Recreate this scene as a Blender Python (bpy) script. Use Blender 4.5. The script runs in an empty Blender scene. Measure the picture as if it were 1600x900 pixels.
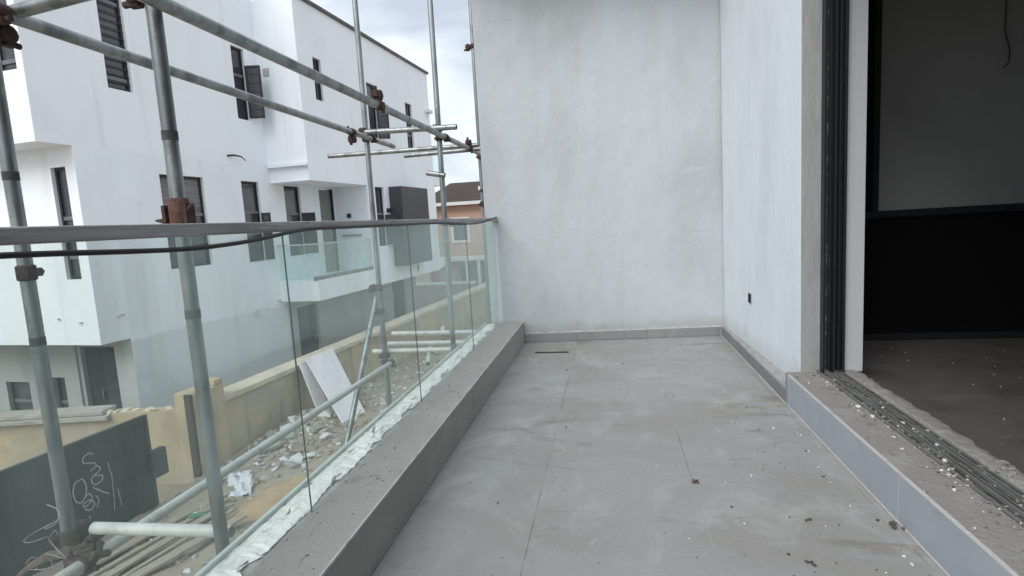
import bpy, bmesh, math, random
from math import sin, cos, pi, radians
from mathutils import Vector, Matrix

scene = bpy.context.scene
col = scene.collection

# ------------------------------------------------------------------ camera
cd = bpy.data.cameras.new('camera')
cam = bpy.data.objects.new('camera', cd)
col.objects.link(cam)
cd.sensor_width = 36.0
cd.lens = 870.0 / 1600.0 * 36.0
cd.clip_start = 0.05
cd.clip_end = 3000.0
RIGHT = Vector((0.98388072, 0.168972, -0.05854222))
UP = Vector((0.03715969, 0.12704124, 0.99120113))
FWD = Vector((-0.17492251, 0.97739909, -0.11871448))
mw = Matrix((RIGHT, UP, -FWD)).transposed().to_4x4()
mw.translation = Vector((0, 0, 1.08))
cam.matrix_world = mw
scene.camera = cam

# ------------------------------------------------------------------ sky and light (overcast)
SUN_EL, SUN_AZ = radians(42), radians(199)      # azimuth measured from +Y towards +X
world = bpy.data.worlds.new('World')
scene.world = world
world.use_nodes = True
wn = world.node_tree
wn.nodes.clear()
wo = wn.nodes.new('ShaderNodeOutputWorld')
wb = wn.nodes.new('ShaderNodeBackground')
wb.inputs['Strength'].default_value = 0.1
sky = wn.nodes.new('ShaderNodeTexSky')
sky.sky_type = 'NISHITA'
sky.sun_disc = False
sky.sun_elevation = SUN_EL
sky.sun_rotation = SUN_AZ
sky.dust_density = 3.0
tc = wn.nodes.new('ShaderNodeTexCoord')
mp = wn.nodes.new('ShaderNodeMapping')
mp.inputs['Scale'].default_value = (1.0, 1.0, 2.2)
mp.inputs['Location'].default_value = (2.1, 1.6, 0.9)
n1 = wn.nodes.new('ShaderNodeTexNoise')
n1.inputs['Scale'].default_value = 3.1
n1.inputs['Detail'].default_value = 7.0
n1.inputs['Roughness'].default_value = 0.52
n1.inputs['Distortion'].default_value = 0.25
cr = wn.nodes.new('ShaderNodeValToRGB')
cr.color_ramp.elements[0].position = 0.36
cr.color_ramp.elements[0].color = (2.95, 3.28, 3.75, 1)
cr.color_ramp.elements[1].position = 0.62
cr.color_ramp.elements[1].color = (5.3, 5.62, 5.95, 1)
wm = wn.nodes.new('ShaderNodeMix')
wm.data_type = 'RGBA'
wm.inputs[0].default_value = 0.90
L = wn.links.new
L(tc.outputs['Generated'], mp.inputs['Vector'])
L(mp.outputs['Vector'], n1.inputs['Vector'])
L(n1.outputs[0], cr.inputs[0])
L(sky.outputs[0], wm.inputs[6])
L(cr.outputs[0], wm.inputs[7])
L(wm.outputs[2], wb.inputs['Color'])
L(wb.outputs[0], wo.inputs['Surface'])

sd = bpy.data.lights.new('sun', 'SUN')
sd.energy = 0.95
sd.angle = radians(40)
sd.color = (1.0, 0.985, 0.96)
sun = bpy.data.objects.new('sun', sd)
col.objects.link(sun)
sdir = Vector((sin(SUN_AZ) * cos(SUN_EL), cos(SUN_AZ) * cos(SUN_EL), sin(SUN_EL)))
sun.rotation_euler = sdir.to_track_quat('Z', 'Y').to_euler()
sun.location = (0, -4, 30)

scene.view_settings.view_transform = 'Standard'
scene.view_settings.look = 'None'
scene.view_settings.exposure = 1.13
scene.view_settings.gamma = 1.0
scene.view_settings.use_curve_mapping = False
scene.cycles.max_bounces = 10
scene.cycles.transparent_max_bounces = 24

# ------------------------------------------------------------------ materials
MATS = {}


def mat(name, c, layers=(), rough=0.8, metal=0.0, spec=0.3, bump=0.0, bscale=(60, 60, 60), rvar=0.0, bdetail=5.0):
    """Procedural principled material; layers = (colour, noise scale xyz, lo, hi, amount[, rot z])."""
    m = bpy.data.materials.new(name)
    m.use_nodes = True
    nt = m.node_tree
    bs = nt.nodes['Principled BSDF']
    geo = nt.nodes.new('ShaderNodeNewGeometry')
    l = nt.links.new

    def noise(scale, detail=6.0, rot=0.0, seed=0.0, rgh=0.6, dist=0.0):
        mpn = nt.nodes.new('ShaderNodeMapping')
        mpn.vector_type = 'POINT'
        mpn.inputs['Scale'].default_value = scale
        mpn.inputs['Rotation'].default_value = (0, 0, rot)
        mpn.inputs['Location'].default_value = (seed, seed * 1.7, seed * 0.6)
        nz = nt.nodes.new('ShaderNodeTexNoise')
        nz.inputs['Scale'].default_value = 1.0
        nz.inputs['Detail'].default_value = detail
        nz.inputs['Roughness'].default_value = rgh
        nz.inputs['Distortion'].default_value = dist
        l(geo.outputs['Position'], mpn.inputs['Vector'])
        l(mpn.outputs[0], nz.inputs['Vector'])
        return nz.outputs[0]
    prev = None
    base = nt.nodes.new('ShaderNodeRGB')
    base.outputs[0].default_value = (*c, 1)
    prev = base.outputs[0]
    for i, ly in enumerate(layers):
        lc, sc, lo, hi, am = ly[:5]
        rot = ly[5] if len(ly) > 5 else 0.0
        nz = noise(sc, rot=rot, seed=3.1 * (i + 1), dist=ly[6] if len(ly) > 6 else 0.0)
        mr = nt.nodes.new('ShaderNodeMapRange')
        mr.interpolation_type = 'SMOOTHSTEP'
        mr.inputs['From Min'].default_value = lo
        mr.inputs['From Max'].default_value = hi
        mr.inputs['To Max'].default_value = am
        l(nz, mr.inputs['Value'])
        mx = nt.nodes.new('ShaderNodeMix')
        mx.data_type = 'RGBA'
        mx.inputs[7].default_value = (*lc, 1)
        l(mr.outputs[0], mx.inputs[0])
        l(prev, mx.inputs[6])
        prev = mx.outputs[2]
    l(prev, bs.inputs['Base Color'])
    bs.inputs['Roughness'].default_value = rough
    bs.inputs['Metallic'].default_value = metal
    bs.inputs['Specular IOR Level'].default_value = spec
    if rvar:
        nz = noise((9, 9, 9), seed=8.3)
        mr = nt.nodes.new('ShaderNodeMapRange')
        mr.inputs['From Min'].default_value = 0.3
        mr.inputs['From Max'].default_value = 0.7
        mr.inputs['To Min'].default_value = max(0.03, rough - rvar)
        mr.inputs['To Max'].default_value = min(1, rough + rvar)
        l(nz, mr.inputs['Value'])
        l(mr.outputs[0], bs.inputs['Roughness'])
    if bump:
        nz = noise(bscale, detail=bdetail, seed=1.3)
        bp = nt.nodes.new('ShaderNodeBump')
        bp.inputs['Strength'].default_value = bump
        bp.inputs['Distance'].default_value = 0.02
        l(nz, bp.inputs['Height'])
        l(bp.outputs[0], bs.inputs['Normal'])
    m['col_in'] = 1
    MATS[name] = m
    return m


def zmix(m, z0, width, c2, wob=0.25, wscale=1.6):
    """Second coat of colour below an uneven height z0 (an unpainted render band)."""
    nt = m.node_tree
    l = nt.links.new
    bs = nt.nodes['Principled BSDF']
    src = bs.inputs['Base Color'].links[0].from_socket
    geo = nt.nodes.new('ShaderNodeNewGeometry')
    sp = nt.nodes.new('ShaderNodeSeparateXYZ')
    nz = nt.nodes.new('ShaderNodeTexNoise')
    nz.inputs['Scale'].default_value = wscale
    nz.inputs['Detail'].default_value = 5
    l(geo.outputs['Position'], sp.inputs[0])
    l(geo.outputs['Position'], nz.inputs['Vector'])
    ma = nt.nodes.new('ShaderNodeMath')
    ma.operation = 'MULTIPLY_ADD'
    ma.inputs[1].default_value = wob
    l(nz.outputs[0], ma.inputs[0])
    l(sp.outputs[2], ma.inputs[2])
    mr = nt.nodes.new('ShaderNodeMapRange')
    mr.inputs['From Min'].default_value = z0 + wob * 0.5 - width
    mr.inputs['From Max'].default_value = z0 + wob * 0.5 + width
    l(ma.outputs[0], mr.inputs['Value'])
    mx = nt.nodes.new('ShaderNodeMix')
    mx.data_type = 'RGBA'
    mul = nt.nodes.new('ShaderNodeMix')
    mul.data_type = 'RGBA'
    mul.blend_type = 'MULTIPLY'
    mul.inputs[0].default_value = 1.0
    mul.inputs[7].default_value = (*c2, 1)
    l(src, mul.inputs[6])
    l(mr.outputs[0], mx.inputs[0])
    l(mul.outputs[2], mx.inputs[6])
    l(src, mx.inputs[7])
    l(mx.outputs[2], bs.inputs['Base Color'])


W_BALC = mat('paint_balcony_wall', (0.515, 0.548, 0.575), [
    ((0.435, 0.46, 0.472), (1.6, 1.6, 0.75), 0.42, 0.66, 0.75, 0, 0.15),
    ((0.565, 0.60, 0.63), (3.4, 3.4, 0.8), 0.48, 0.74, 0.45, 0, 0.2),
    ((0.40, 0.42, 0.422), (0.8, 0.8, 0.55), 0.50, 0.70, 0.60, 0, 0.15),
    ((0.445, 0.47, 0.482), (7.5, 7.5, 0.5), 0.54, 0.72, 0.25, 0, 0.4),
    ((0.60, 0.62, 0.63), (1.4, 1.4, 13), 0.66, 0.72, 0.25, 0, 0.3),
    ((0.36, 0.365, 0.355), (2.6, 2.6, 34), 0.68, 0.73, 0.5, 0, 0.15),
    ((0.45, 0.47, 0.48), (40, 40, 40), 0.52, 0.70, 0.35), ((0.34, 0.34, 0.33), (90, 90, 90), 0.68, 0.74, 0.5)],
    rough=0.88, spec=0.2, bump=0.6, bscale=(9, 9, 6), bdetail=12)
zmix(W_BALC, 0.14, 0.06, (0.80, 0.785, 0.75), 0.20, 4)
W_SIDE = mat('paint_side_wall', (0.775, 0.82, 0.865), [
    ((0.68, 0.72, 0.755), (2.2, 2.2, 0.8), 0.44, 0.70, 0.6, 0, 0.15),
    ((0.83, 0.865, 0.90), (5, 5, 0.8), 0.5, 0.72, 0.5, 0, 0.15),
    ((0.63, 0.655, 0.67), (10, 10, 0.6), 0.58, 0.75, 0.35, 0, 0.4),
    ((0.60, 0.61, 0.60), (2.6, 2.6, 24), 0.70, 0.77, 0.35, 0, 0.15)],
    rough=0.88, spec=0.2, bump=0.4, bscale=(8, 8, 4), bdetail=9)
zmix(W_SIDE, 0.17, 0.05, (0.86, 0.85, 0.82), 0.16, 5)
W_FAC = mat('paint_facade', (0.855, 0.90, 0.945), [
    ((0.77, 0.81, 0.85), (0.6, 0.6, 0.4), 0.45, 0.70, 0.6, 0, 0.8),
    ((0.58, 0.60, 0.60), (1.5, 1.5, 9), 0.68, 0.75, 0.35, 0, 1.0),
    ((0.68, 0.70, 0.71), (3.5, 3.5, 0.3), 0.54, 0.74, 0.45), ((0.62, 0.63, 0.62), (6, 6, 6), 0.66, 0.74, 0.4)],
    rough=0.9, spec=0.15, bump=0.12, bscale=(14, 14, 14))
zmix(W_FAC, -0.62, 0.02, (0.84, 0.855, 0.84), 0.26, 1.9)
W_FAC2 = mat('paint_facade_box', (0.865, 0.905, 0.95), [
    ((0.78, 0.82, 0.86), (0.55, 0.55, 0.4), 0.45, 0.70, 0.6, 0, 0.8),
    ((0.60, 0.62, 0.62), (1.5, 1.5, 9), 0.69, 0.76, 0.35, 0, 1.0),
    ((0.70, 0.72, 0.73), (4, 4, 0.3), 0.55, 0.75, 0.45), ((0.64, 0.65, 0.64), (6, 6, 6), 0.67, 0.75, 0.4)],
    rough=0.9, spec=0.15, bump=0.12, bscale=(14, 14, 14))
REND = mat('grey_render', (0.45, 0.465, 0.45), [
    ((0.32, 0.33, 0.32), (1.2, 1.2, 0.7), 0.45, 0.7, 0.6, 0, .5),
    ((0.46, 0.46, 0.44), (5, 5, 2), 0.55, 0.75, 0.4)], rough=0.95, bump=0.2, bscale=(20, 20, 20))
REVEAL = mat('grey_reveal_plaster', (0.36, 0.36, 0.365), [
    ((0.27, 0.27, 0.27), (12, 12, 2), 0.45, 0.7, 0.6),
    ((0.45, 0.45, 0.45), (30, 30, 5), 0.5, 0.75, 0.4)], rough=0.9, bump=0.3, bscale=(35, 35, 12))
REVEAL_L = mat('pale_reveal_paint', (0.56, 0.58, 0.60), [
    ((0.44, 0.45, 0.47), (10, 10, 1), 0.45, 0.72, 0.5)], rough=0.85, bump=0.15, bscale=(35, 35, 8))
ROOFCOP = mat('roof_edge_metal', (0.10, 0.095, 0.09), [((0.17, 0.16, 0.15), (2, 2, 2), 0.45, 0.7, 0.6)], rough=0.6)
TILE = mat('floor_tile_grey', (0.322, 0.328, 0.324), [
    ((0.292, 0.282, 0.262), (1.7, 1.7, 2.3), 0.40, 0.62, 0.80, 0, 0.8),
    ((0.42, 0.42, 0.41), (4.2, 3.0, 4), 0.50, 0.72, 0.6, 0, 1.0),
    ((0.210, 0.180, 0.150), (2.2, 6.0, 3), 0.59, 0.71, 0.55, 0.15, 0.9),
    ((0.44, 0.44, 0.43), (1.6, 22, 5), 0.62, 0.76, 0.50, 0.45),
    ((0.44, 0.435, 0.42), (7, 7, 7), 0.64, 0.72, 0.45),
    ((0.17, 0.155, 0.14), (30, 2.4, 5), 0.66, 0.78, 0.55, 0.9),
    ((0.18, 0.165, 0.15), (3.0, 34, 5), 0.68, 0.78, 0.50, 0.2),
    ((0.22, 0.200, 0.18), (60, 60, 60), 0.58, 0.70, 0.40)],
    rough=0.6, spec=0.3, bump=0.14, bscale=(90, 90, 90), rvar=0.15)
GROUT = mat('floor_grout', (0.35, 0.345, 0.33), [((0.225, 0.195, 0.165), (2.1, 2.1, 5), 0.44, 0.56, 0.9), ((0.46, 0.45, 0.43), (3.3, 3.3, 5), 0.56, 0.66, 0.8)], rough=0.95)
GROUT_W = mat('pale_grout', (0.56, 0.55, 0.52), [((0.45, 0.43, 0.40), (14, 14, 14), 0.5, 0.7, 0.7)], rough=0.95, bump=0.3)
SKIRT = mat('skirting_tile', (0.245, 0.247, 0.25), [
    ((0.31, 0.305, 0.29), (5, 5, 5), 0.48, 0.7, 0.7), ((0.19, 0.185, 0.175), (12, 12, 12), 0.55, 0.72, 0.5)],
    rough=0.6, bump=0.05)
RISER = mat('riser_tile', (0.38, 0.405, 0.45), [
    ((0.45, 0.47, 0.51), (3, 3, 5), 0.48, 0.72, 0.7), ((0.28, 0.29, 0.31), (16, 7, 16), 0.58, 0.75, 0.45)],
    rough=0.45, spec=0.4, bump=0.03, rvar=0.12)
KERB = mat('kerb_stone', (0.385, 0.375, 0.352), [
    ((0.45, 0.44, 0.415), (3.2, 3.2, 3.2), 0.46, 0.7, 0.7, 0, .8),
    ((0.22, 0.208, 0.19), (9, 9, 9), 0.56, 0.74, 0.5),
    ((0.45, 0.44, 0.41), (80, 80, 80), 0.60, 0.70, 0.5), ((0.18, 0.165, 0.145), (22, 7, 22), 0.62, 0.74, 0.5, 0, .8), ((0.46, 0.45, 0.43), (5, 1.2, 5), 0.60, 0.74, 0.45)], rough=0.85, bump=0.35, bscale=(90, 90, 90), bdetail=8)
EDGE = mat('kerb_edge_trim', (0.58, 0.57, 0.55), [((0.30, 0.29, 0.27), (10, 10, 10), 0.45, 0.7, 0.8)], rough=0.6)
SILL = mat('sill_concrete', (0.31, 0.298, 0.278), [
    ((0.41, 0.40, 0.38), (6, 6, 6), 0.48, 0.70, 0.6),
    ((0.16, 0.15, 0.135), (14, 14, 14), 0.56, 0.72, 0.6),
    ((0.42, 0.41, 0.39), (70, 70, 70), 0.62, 0.70, 0.5)], rough=0.95, bump=0.5, bscale=(55, 55, 55))
PEEL = mat('torn_white_film', (0.88, 0.87, 0.84), [
    ((0.72, 0.70, 0.66), (6, 4, 6), 0.45, 0.68, 0.6),
    ((0.40, 0.38, 0.34), (34, 9, 20), 0.54, 0.66, 0.6, 0, 1.2),
    ((0.055, 0.05, 0.042), (30, 7, 20), 0.60, 0.625, 0.92, 0, 1.0)], rough=0.6, bump=0.5, bscale=(30, 14, 30))
PVC = mat('pale_channel', (0.55, 0.60, 0.58), [((0.38, 0.40, 0.38), (12, 4, 12), 0.5, 0.7, 0.7)], rough=0.5)
ALU = mat('track_aluminium', (0.30, 0.30, 0.29), [((0.20, 0.19, 0.17), (20, 5, 20), 0.45, 0.65, 0.85)], rough=0.5, metal=0.4, bump=0.1)
TRKD = mat('track_channel', (0.055, 0.055, 0.055), [((0.20, 0.19, 0.17), (25, 9, 25), 0.50, 0.62, 0.9)], rough=0.8)
BLACKF = mat('black_frame', (0.018, 0.020, 0.024), [((0.06, 0.06, 0.06), (30, 30, 6), 0.6, 0.72, 0.6)], rough=0.4, spec=0.4)
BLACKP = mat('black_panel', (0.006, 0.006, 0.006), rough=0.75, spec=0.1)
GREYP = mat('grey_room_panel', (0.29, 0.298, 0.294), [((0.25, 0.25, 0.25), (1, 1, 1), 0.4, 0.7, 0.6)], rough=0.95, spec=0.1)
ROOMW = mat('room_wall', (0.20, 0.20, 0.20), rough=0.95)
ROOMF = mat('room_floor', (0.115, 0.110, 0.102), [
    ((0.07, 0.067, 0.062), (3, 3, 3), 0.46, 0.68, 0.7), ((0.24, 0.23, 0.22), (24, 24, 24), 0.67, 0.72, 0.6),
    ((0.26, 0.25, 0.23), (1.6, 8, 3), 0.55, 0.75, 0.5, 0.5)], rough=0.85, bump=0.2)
GALV = mat('galvanised_tube', (0.31, 0.335, 0.34), [
    ((0.15, 0.165, 0.168), (14, 14, 3), 0.42, 0.64, 0.85), ((0.46, 0.49, 0.49), (30, 30, 12), 0.60, 0.72, 0.6),
    ((0.52, 0.52, 0.50), (26, 26, 26), 0.70, 0.75, 0.8),
    ((0.16, 0.125, 0.10), (10, 10, 10), 0.66, 0.76, 0.6)], rough=0.38, metal=0.72, spec=0.5, bump=0.06, rvar=0.12)
GALV_LIT = mat('sky_lit_tube', (0.60, 0.62, 0.60), [  # paler copy of the galvanised tube: sky light on the low tubes painted in
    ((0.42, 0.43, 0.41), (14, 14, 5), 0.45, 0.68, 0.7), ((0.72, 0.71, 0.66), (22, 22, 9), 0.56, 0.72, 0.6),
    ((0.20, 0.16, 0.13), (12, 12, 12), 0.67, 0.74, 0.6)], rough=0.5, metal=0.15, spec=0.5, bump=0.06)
BAND = mat('dark_tape', (0.05, 0.055, 0.055), [((0.10, 0.10, 0.10), (30, 30, 30), 0.5, 0.7, 0.6)], rough=0.7)
RUST = mat('rusty_coupler', (0.085, 0.055, 0.047), [
    ((0.055, 0.036, 0.032), (40, 40, 40), 0.45, 0.65, 0.8), ((0.15, 0.075, 0.05), (60, 60, 60), 0.58, 0.72, 0.7)],
    rough=0.85, metal=0.2, bump=0.4, bscale=(120, 120, 120))
RUSTR = mat('red_primer_coupler', (0.125, 0.062, 0.052), [((0.075, 0.042, 0.036), (40, 40, 40), 0.45, 0.65, 0.8)], rough=0.75, bump=0.3, bscale=(120, 120, 120))
RAIL = mat('handrail_steel', (0.42, 0.42, 0.425), [
    ((0.28, 0.278, 0.28), (14, 2.2, 60), 0.42, 0.62, 0.85), ((0.60, 0.595, 0.585), (30, 6, 90), 0.58, 0.70, 0.75),
    ((0.16, 0.155, 0.155), (40, 16, 40), 0.62, 0.70, 0.75), ((0.30, 0.22, 0.18), (22, 7, 22), 0.66, 0.74, 0.6)],
    rough=0.5, metal=0.1, bump=0.1, rvar=0.15)
RUBBER = mat('black_cable', (0.016, 0.018, 0.019), rough=0.45, spec=0.4)
WINF = mat('window_frame', (0.035, 0.037, 0.042), rough=0.5)
WING = mat('window_glass_dark', (0.050, 0.055, 0.066), [((0.10, 0.105, 0.115), (1.6, 1.6, 1.1), 0.48, 0.68, 0.7), ((0.03, 0.03, 0.035), (3, 3, 3), 0.55, 0.7, 0.6)], rough=0.10, spec=0.5)
WINB = mat('window_blind', (0.20, 0.20, 0.21), [((0.11, 0.11, 0.12), (0.6, 0.6, 16), 0.45, 0.6, 0.8)], rough=0.5)
DOORG = mat('grey_door', (0.23, 0.23, 0.23), [((0.17, 0.17, 0.17), (2, 2, 2), 0.45, 0.7, 0.6)], rough=0.6)
CLAD = mat('charcoal_cladding', (0.055, 0.057, 0.068), [((0.072, 0.075, 0.085), (1.2, 1.2, 0.6), 0.45, 0.7, 0.6)], rough=0.5, spec=0.35)
CREAM = mat('cream_wall', (0.50, 0.415, 0.285), [
    ((0.36, 0.30, 0.21), (0.9, 0.9, 0.9), 0.42, 0.64, 0.8, 0, .6), ((0.57, 0.50, 0.38), (3, 3, 1), 0.55, 0.75, 0.5),
    ((0.25, 0.22, 0.175), (2.6, 2.6, 0.6), 0.56, 0.72, 0.65), ((0.33, 0.32, 0.30), (0.5, 0.5, 1.5), 0.55, 0.7, 0.5)],
    rough=0.95, spec=0.1, bump=0.25, bscale=(16, 16, 16))
COPING = mat('coping_concrete', (0.62, 0.555, 0.44), [
    ((0.48, 0.43, 0.34), (1.5, 1.5, 1.5), 0.45, 0.68, 0.7), ((0.70, 0.65, 0.54), (5, 5, 5), 0.55, 0.72, 0.6)],
    rough=0.95, bump=0.3, bscale=(25, 25, 25))
COPG = mat('grey_coping', (0.38, 0.36, 0.32), [((0.50, 0.48, 0.45), (3, 3, 12), 0.5, 0.68, 0.7), ((0.22, 0.20, 0.17), (4, 4, 8), 0.55, 0.7, 0.7)], rough=0.95, bump=0.4, bscale=(20, 20, 20))
GATE = mat('dark_gate_sheet', (0.052, 0.056, 0.058), [
    ((0.085, 0.088, 0.088), (1.6, 1.6, 0.5), 0.48, 0.72, 0.7), ((0.14, 0.14, 0.135), (9, 9, 1.2), 0.62, 0.76, 0.45)], rough=0.6, metal=0.2)
CHALK = mat('chalk_white', (0.42, 0.43, 0.415), [((0.25, 0.25, 0.24), (40, 40, 40), 0.5, 0.62, 0.8)], rough=1.0)
DSTEEL = mat('dark_steel_post', (0.055, 0.05, 0.045), [((0.12, 0.08, 0.06), (12, 12, 4), 0.5, 0.7, 0.7)], rough=0.75)
SOIL = mat('yard_soil', (0.36, 0.31, 0.24), [
    ((0.27, 0.235, 0.185), (0.8, 0.8, 0.8), 0.44, 0.66, 0.8), ((0.44, 0.40, 0.34), (2.6, 2.6, 2.6), 0.52, 0.72, 0.7),
    ((0.42, 0.41, 0.39), (9, 9, 9), 0.60, 0.70, 0.7), ((0.13, 0.115, 0.09), (6, 6, 6), 0.62, 0.74, 0.6)],
    rough=1.0, spec=0.05, bump=0.9, bscale=(11, 11, 11))
SAND = mat('orange_sand', (0.46, 0.34, 0.21), [((0.36, 0.26, 0.17), (3, 3, 3), 0.45, 0.68, 0.7), ((0.50, 0.38, 0.25), (9, 9, 9), 0.55, 0.7, 0.5)], rough=1.0, bump=0.6, bscale=(30, 30, 30))
RUB1 = mat('rubble_grey', (0.37, 0.36, 0.335), [((0.24, 0.23, 0.21), (6, 6, 6), 0.45, 0.66, 0.8), ((0.52, 0.51, 0.49), (4, 4, 4), 0.56, 0.7, 0.6)], rough=0.95, bump=0.5, bscale=(30, 30, 30))
RUB2 = mat('rubble_tan', (0.36, 0.30, 0.22), [((0.25, 0.21, 0.16), (6, 6, 6), 0.45, 0.66, 0.8)], rough=0.95, bump=0.5, bscale=(30, 30, 30))
RUBW = mat('plaster_white', (0.66, 0.67, 0.67), [((0.48, 0.48, 0.46), (7, 7, 7), 0.45, 0.66, 0.7)], rough=0.9, bump=0.3)
CHIPW = mat('chip_white', (0.72, 0.71, 0.68), [((0.5, 0.48, 0.45), (60, 60, 60), 0.45, 0.6, 0.7)], rough=0.9)
CHIPD = mat('crumb_dark', (0.085, 0.075, 0.065), [((0.15, 0.13, 0.11), (60, 60, 60), 0.45, 0.6, 0.7)], rough=1.0)
CHIPT = mat('crumb_tan', (0.26, 0.235, 0.205), [((0.35, 0.33, 0.30), (60, 60, 60), 0.45, 0.6, 0.7)], rough=1.0)
BOARD = mat('white_board', (0.74, 0.72, 0.76), [((0.62, 0.60, 0.62), (3, 3, 3), 0.46, 0.7, 0.6), ((0.48, 0.46, 0.45), (9, 9, 9), 0.62, 0.74, 0.5)], rough=0.6)
SHEET = mat('crumpled_sheet', (0.70, 0.73, 0.78), [((0.5, 0.53, 0.58), (6, 6, 6), 0.5, 0.7, 0.6)], rough=0.7)
WOOD = mat('weathered_timber', (0.36, 0.32, 0.26), [((0.27, 0.235, 0.185), (14, 3, 14), 0.45, 0.65, 0.8), ((0.40, 0.36, 0.29), (30, 5, 30), 0.55, 0.7, 0.6)], rough=0.9, bump=0.3)
RAG = mat('brown_rag', (0.11, 0.082, 0.065), [((0.19, 0.15, 0.12), (30, 30, 30), 0.45, 0.65, 0.8)], rough=1.0, bump=0.5)
GREENG = mat('green_bottle', (0.06, 0.20, 0.12), rough=0.2, spec=0.5)
SALMON = mat('salmon_wall', (0.56, 0.37, 0.285), [((0.48, 0.33, 0.26), (0.6, 0.6, 0.6), 0.45, 0.7, 0.6)], rough=0.95)
BEIGE = mat('beige_wall', (0.42, 0.37, 0.33), [((0.35, 0.31, 0.28), (0.7, 0.7, 0.7), 0.45, 0.7, 0.6)], rough=0.95)
ROOFB = mat('brown_roof', (0.060, 0.046, 0.040), [((0.085, 0.068, 0.06), (0.8, 3, 3), 0.45, 0.7, 0.7)], rough=0.8)
WHITET = mat('white_trim', (0.75, 0.75, 0.74), [((0.6, 0.6, 0.58), (1, 1, 1), 0.45, 0.7, 0.5)], rough=0.8)
CEIL = mat('balcony_soffit', (0.55, 0.55, 0.54), [((0.45, 0.45, 0.44), (1.5, 1.5, 1.5), 0.45, 0.7, 0.6)], rough=0.95)


def glass_mat(name, tint, dust_veil, dcol=(0.62, 0.72, 0.69), ior=1.5):
    m = bpy.data.materials.new(name)
    m.use_nodes = True
    nt = m.node_tree
    nt.nodes.clear()
    l = nt.links.new
    out = nt.nodes.new('ShaderNodeOutputMaterial')
    tr = nt.nodes.new('ShaderNodeBsdfTransparent')
    tr.inputs[0].default_value = (*tint, 1)
    gl = nt.nodes.new('ShaderNodeBsdfGlossy')
    gl.inputs['Roughness'].default_value = 0.015
    gl.inputs['Color'].default_value = (0.9, 1.0, 0.97, 1)
    fr = nt.nodes.new('ShaderNodeFresnel')
    bk = nt.nodes.new('ShaderNodeNewGeometry')
    ib = nt.nodes.new('ShaderNodeMix')          # the Fresnel node inverts the index on back faces: undo that for thin glass
    ib.inputs[2].default_value = ior
    ib.inputs[3].default_value = 1.0 / ior
    l(bk.outputs['Backfacing'], ib.inputs[0])
    l(ib.outputs[0], fr.inputs['IOR'])
    df = nt.nodes.new('ShaderNodeBsdfDiffuse')  # thin dust plus the milky reflection of bright walls, painted as a diffuse veil
    df.inputs[0].default_value = (*dcol, 1)
    geo = nt.nodes.new('ShaderNodeNewGeometry')
    mpn = nt.nodes.new('ShaderNodeMapping')
    mpn.inputs['Scale'].default_value = (6, 6, 1.6)
    nz = nt.nodes.new('ShaderNodeTexNoise')
    nz.inputs['Scale'].default_value = 1.0
    nz.inputs['Detail'].default_value = 8
    l(geo.outputs['Position'], mpn.inputs[0])
    l(mpn.outputs[0], nz.inputs['Vector'])
    mr = nt.nodes.new('ShaderNodeMapRange')
    mr.inputs['From Min'].default_value = 0.35
    mr.inputs['From Max'].default_value = 0.72
    mr.inputs['To Min'].default_value = dust_veil * 0.45
    mr.inputs['To Max'].default_value = dust_veil * 1.7
    l(nz.outputs[0], mr.inputs['Value'])
    m1 = nt.nodes.new('ShaderNodeMixShader')
    m2 = nt.nodes.new('ShaderNodeMixShader')
    l(fr.outputs[0], m1.inputs[0])
    l(tr.outputs[0], m1.inputs[1])
    l(gl.outputs[0], m1.inputs[2])
    l(mr.outputs[0], m2.inputs[0])
    l(m1.outputs[0], m2.inputs[1])
    l(df.outputs[0], m2.inputs[2])
    l(m2.outputs[0], out.inputs[0])
    return m


GLASS = glass_mat('balustrade_glass', (0.958, 0.992, 0.982), 0.10, (0.64, 0.76, 0.73))
GLASSE = mat('glass_edge_green', (0.045, 0.075, 0.068), rough=0.5, spec=0.1)
GLASSF = glass_mat('far_balcony_glass', (0.93, 0.98, 0.965), 0.07)

# ------------------------------------------------------------------ mesh helpers
ORG = {}
rnd = random.Random(7)


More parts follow.
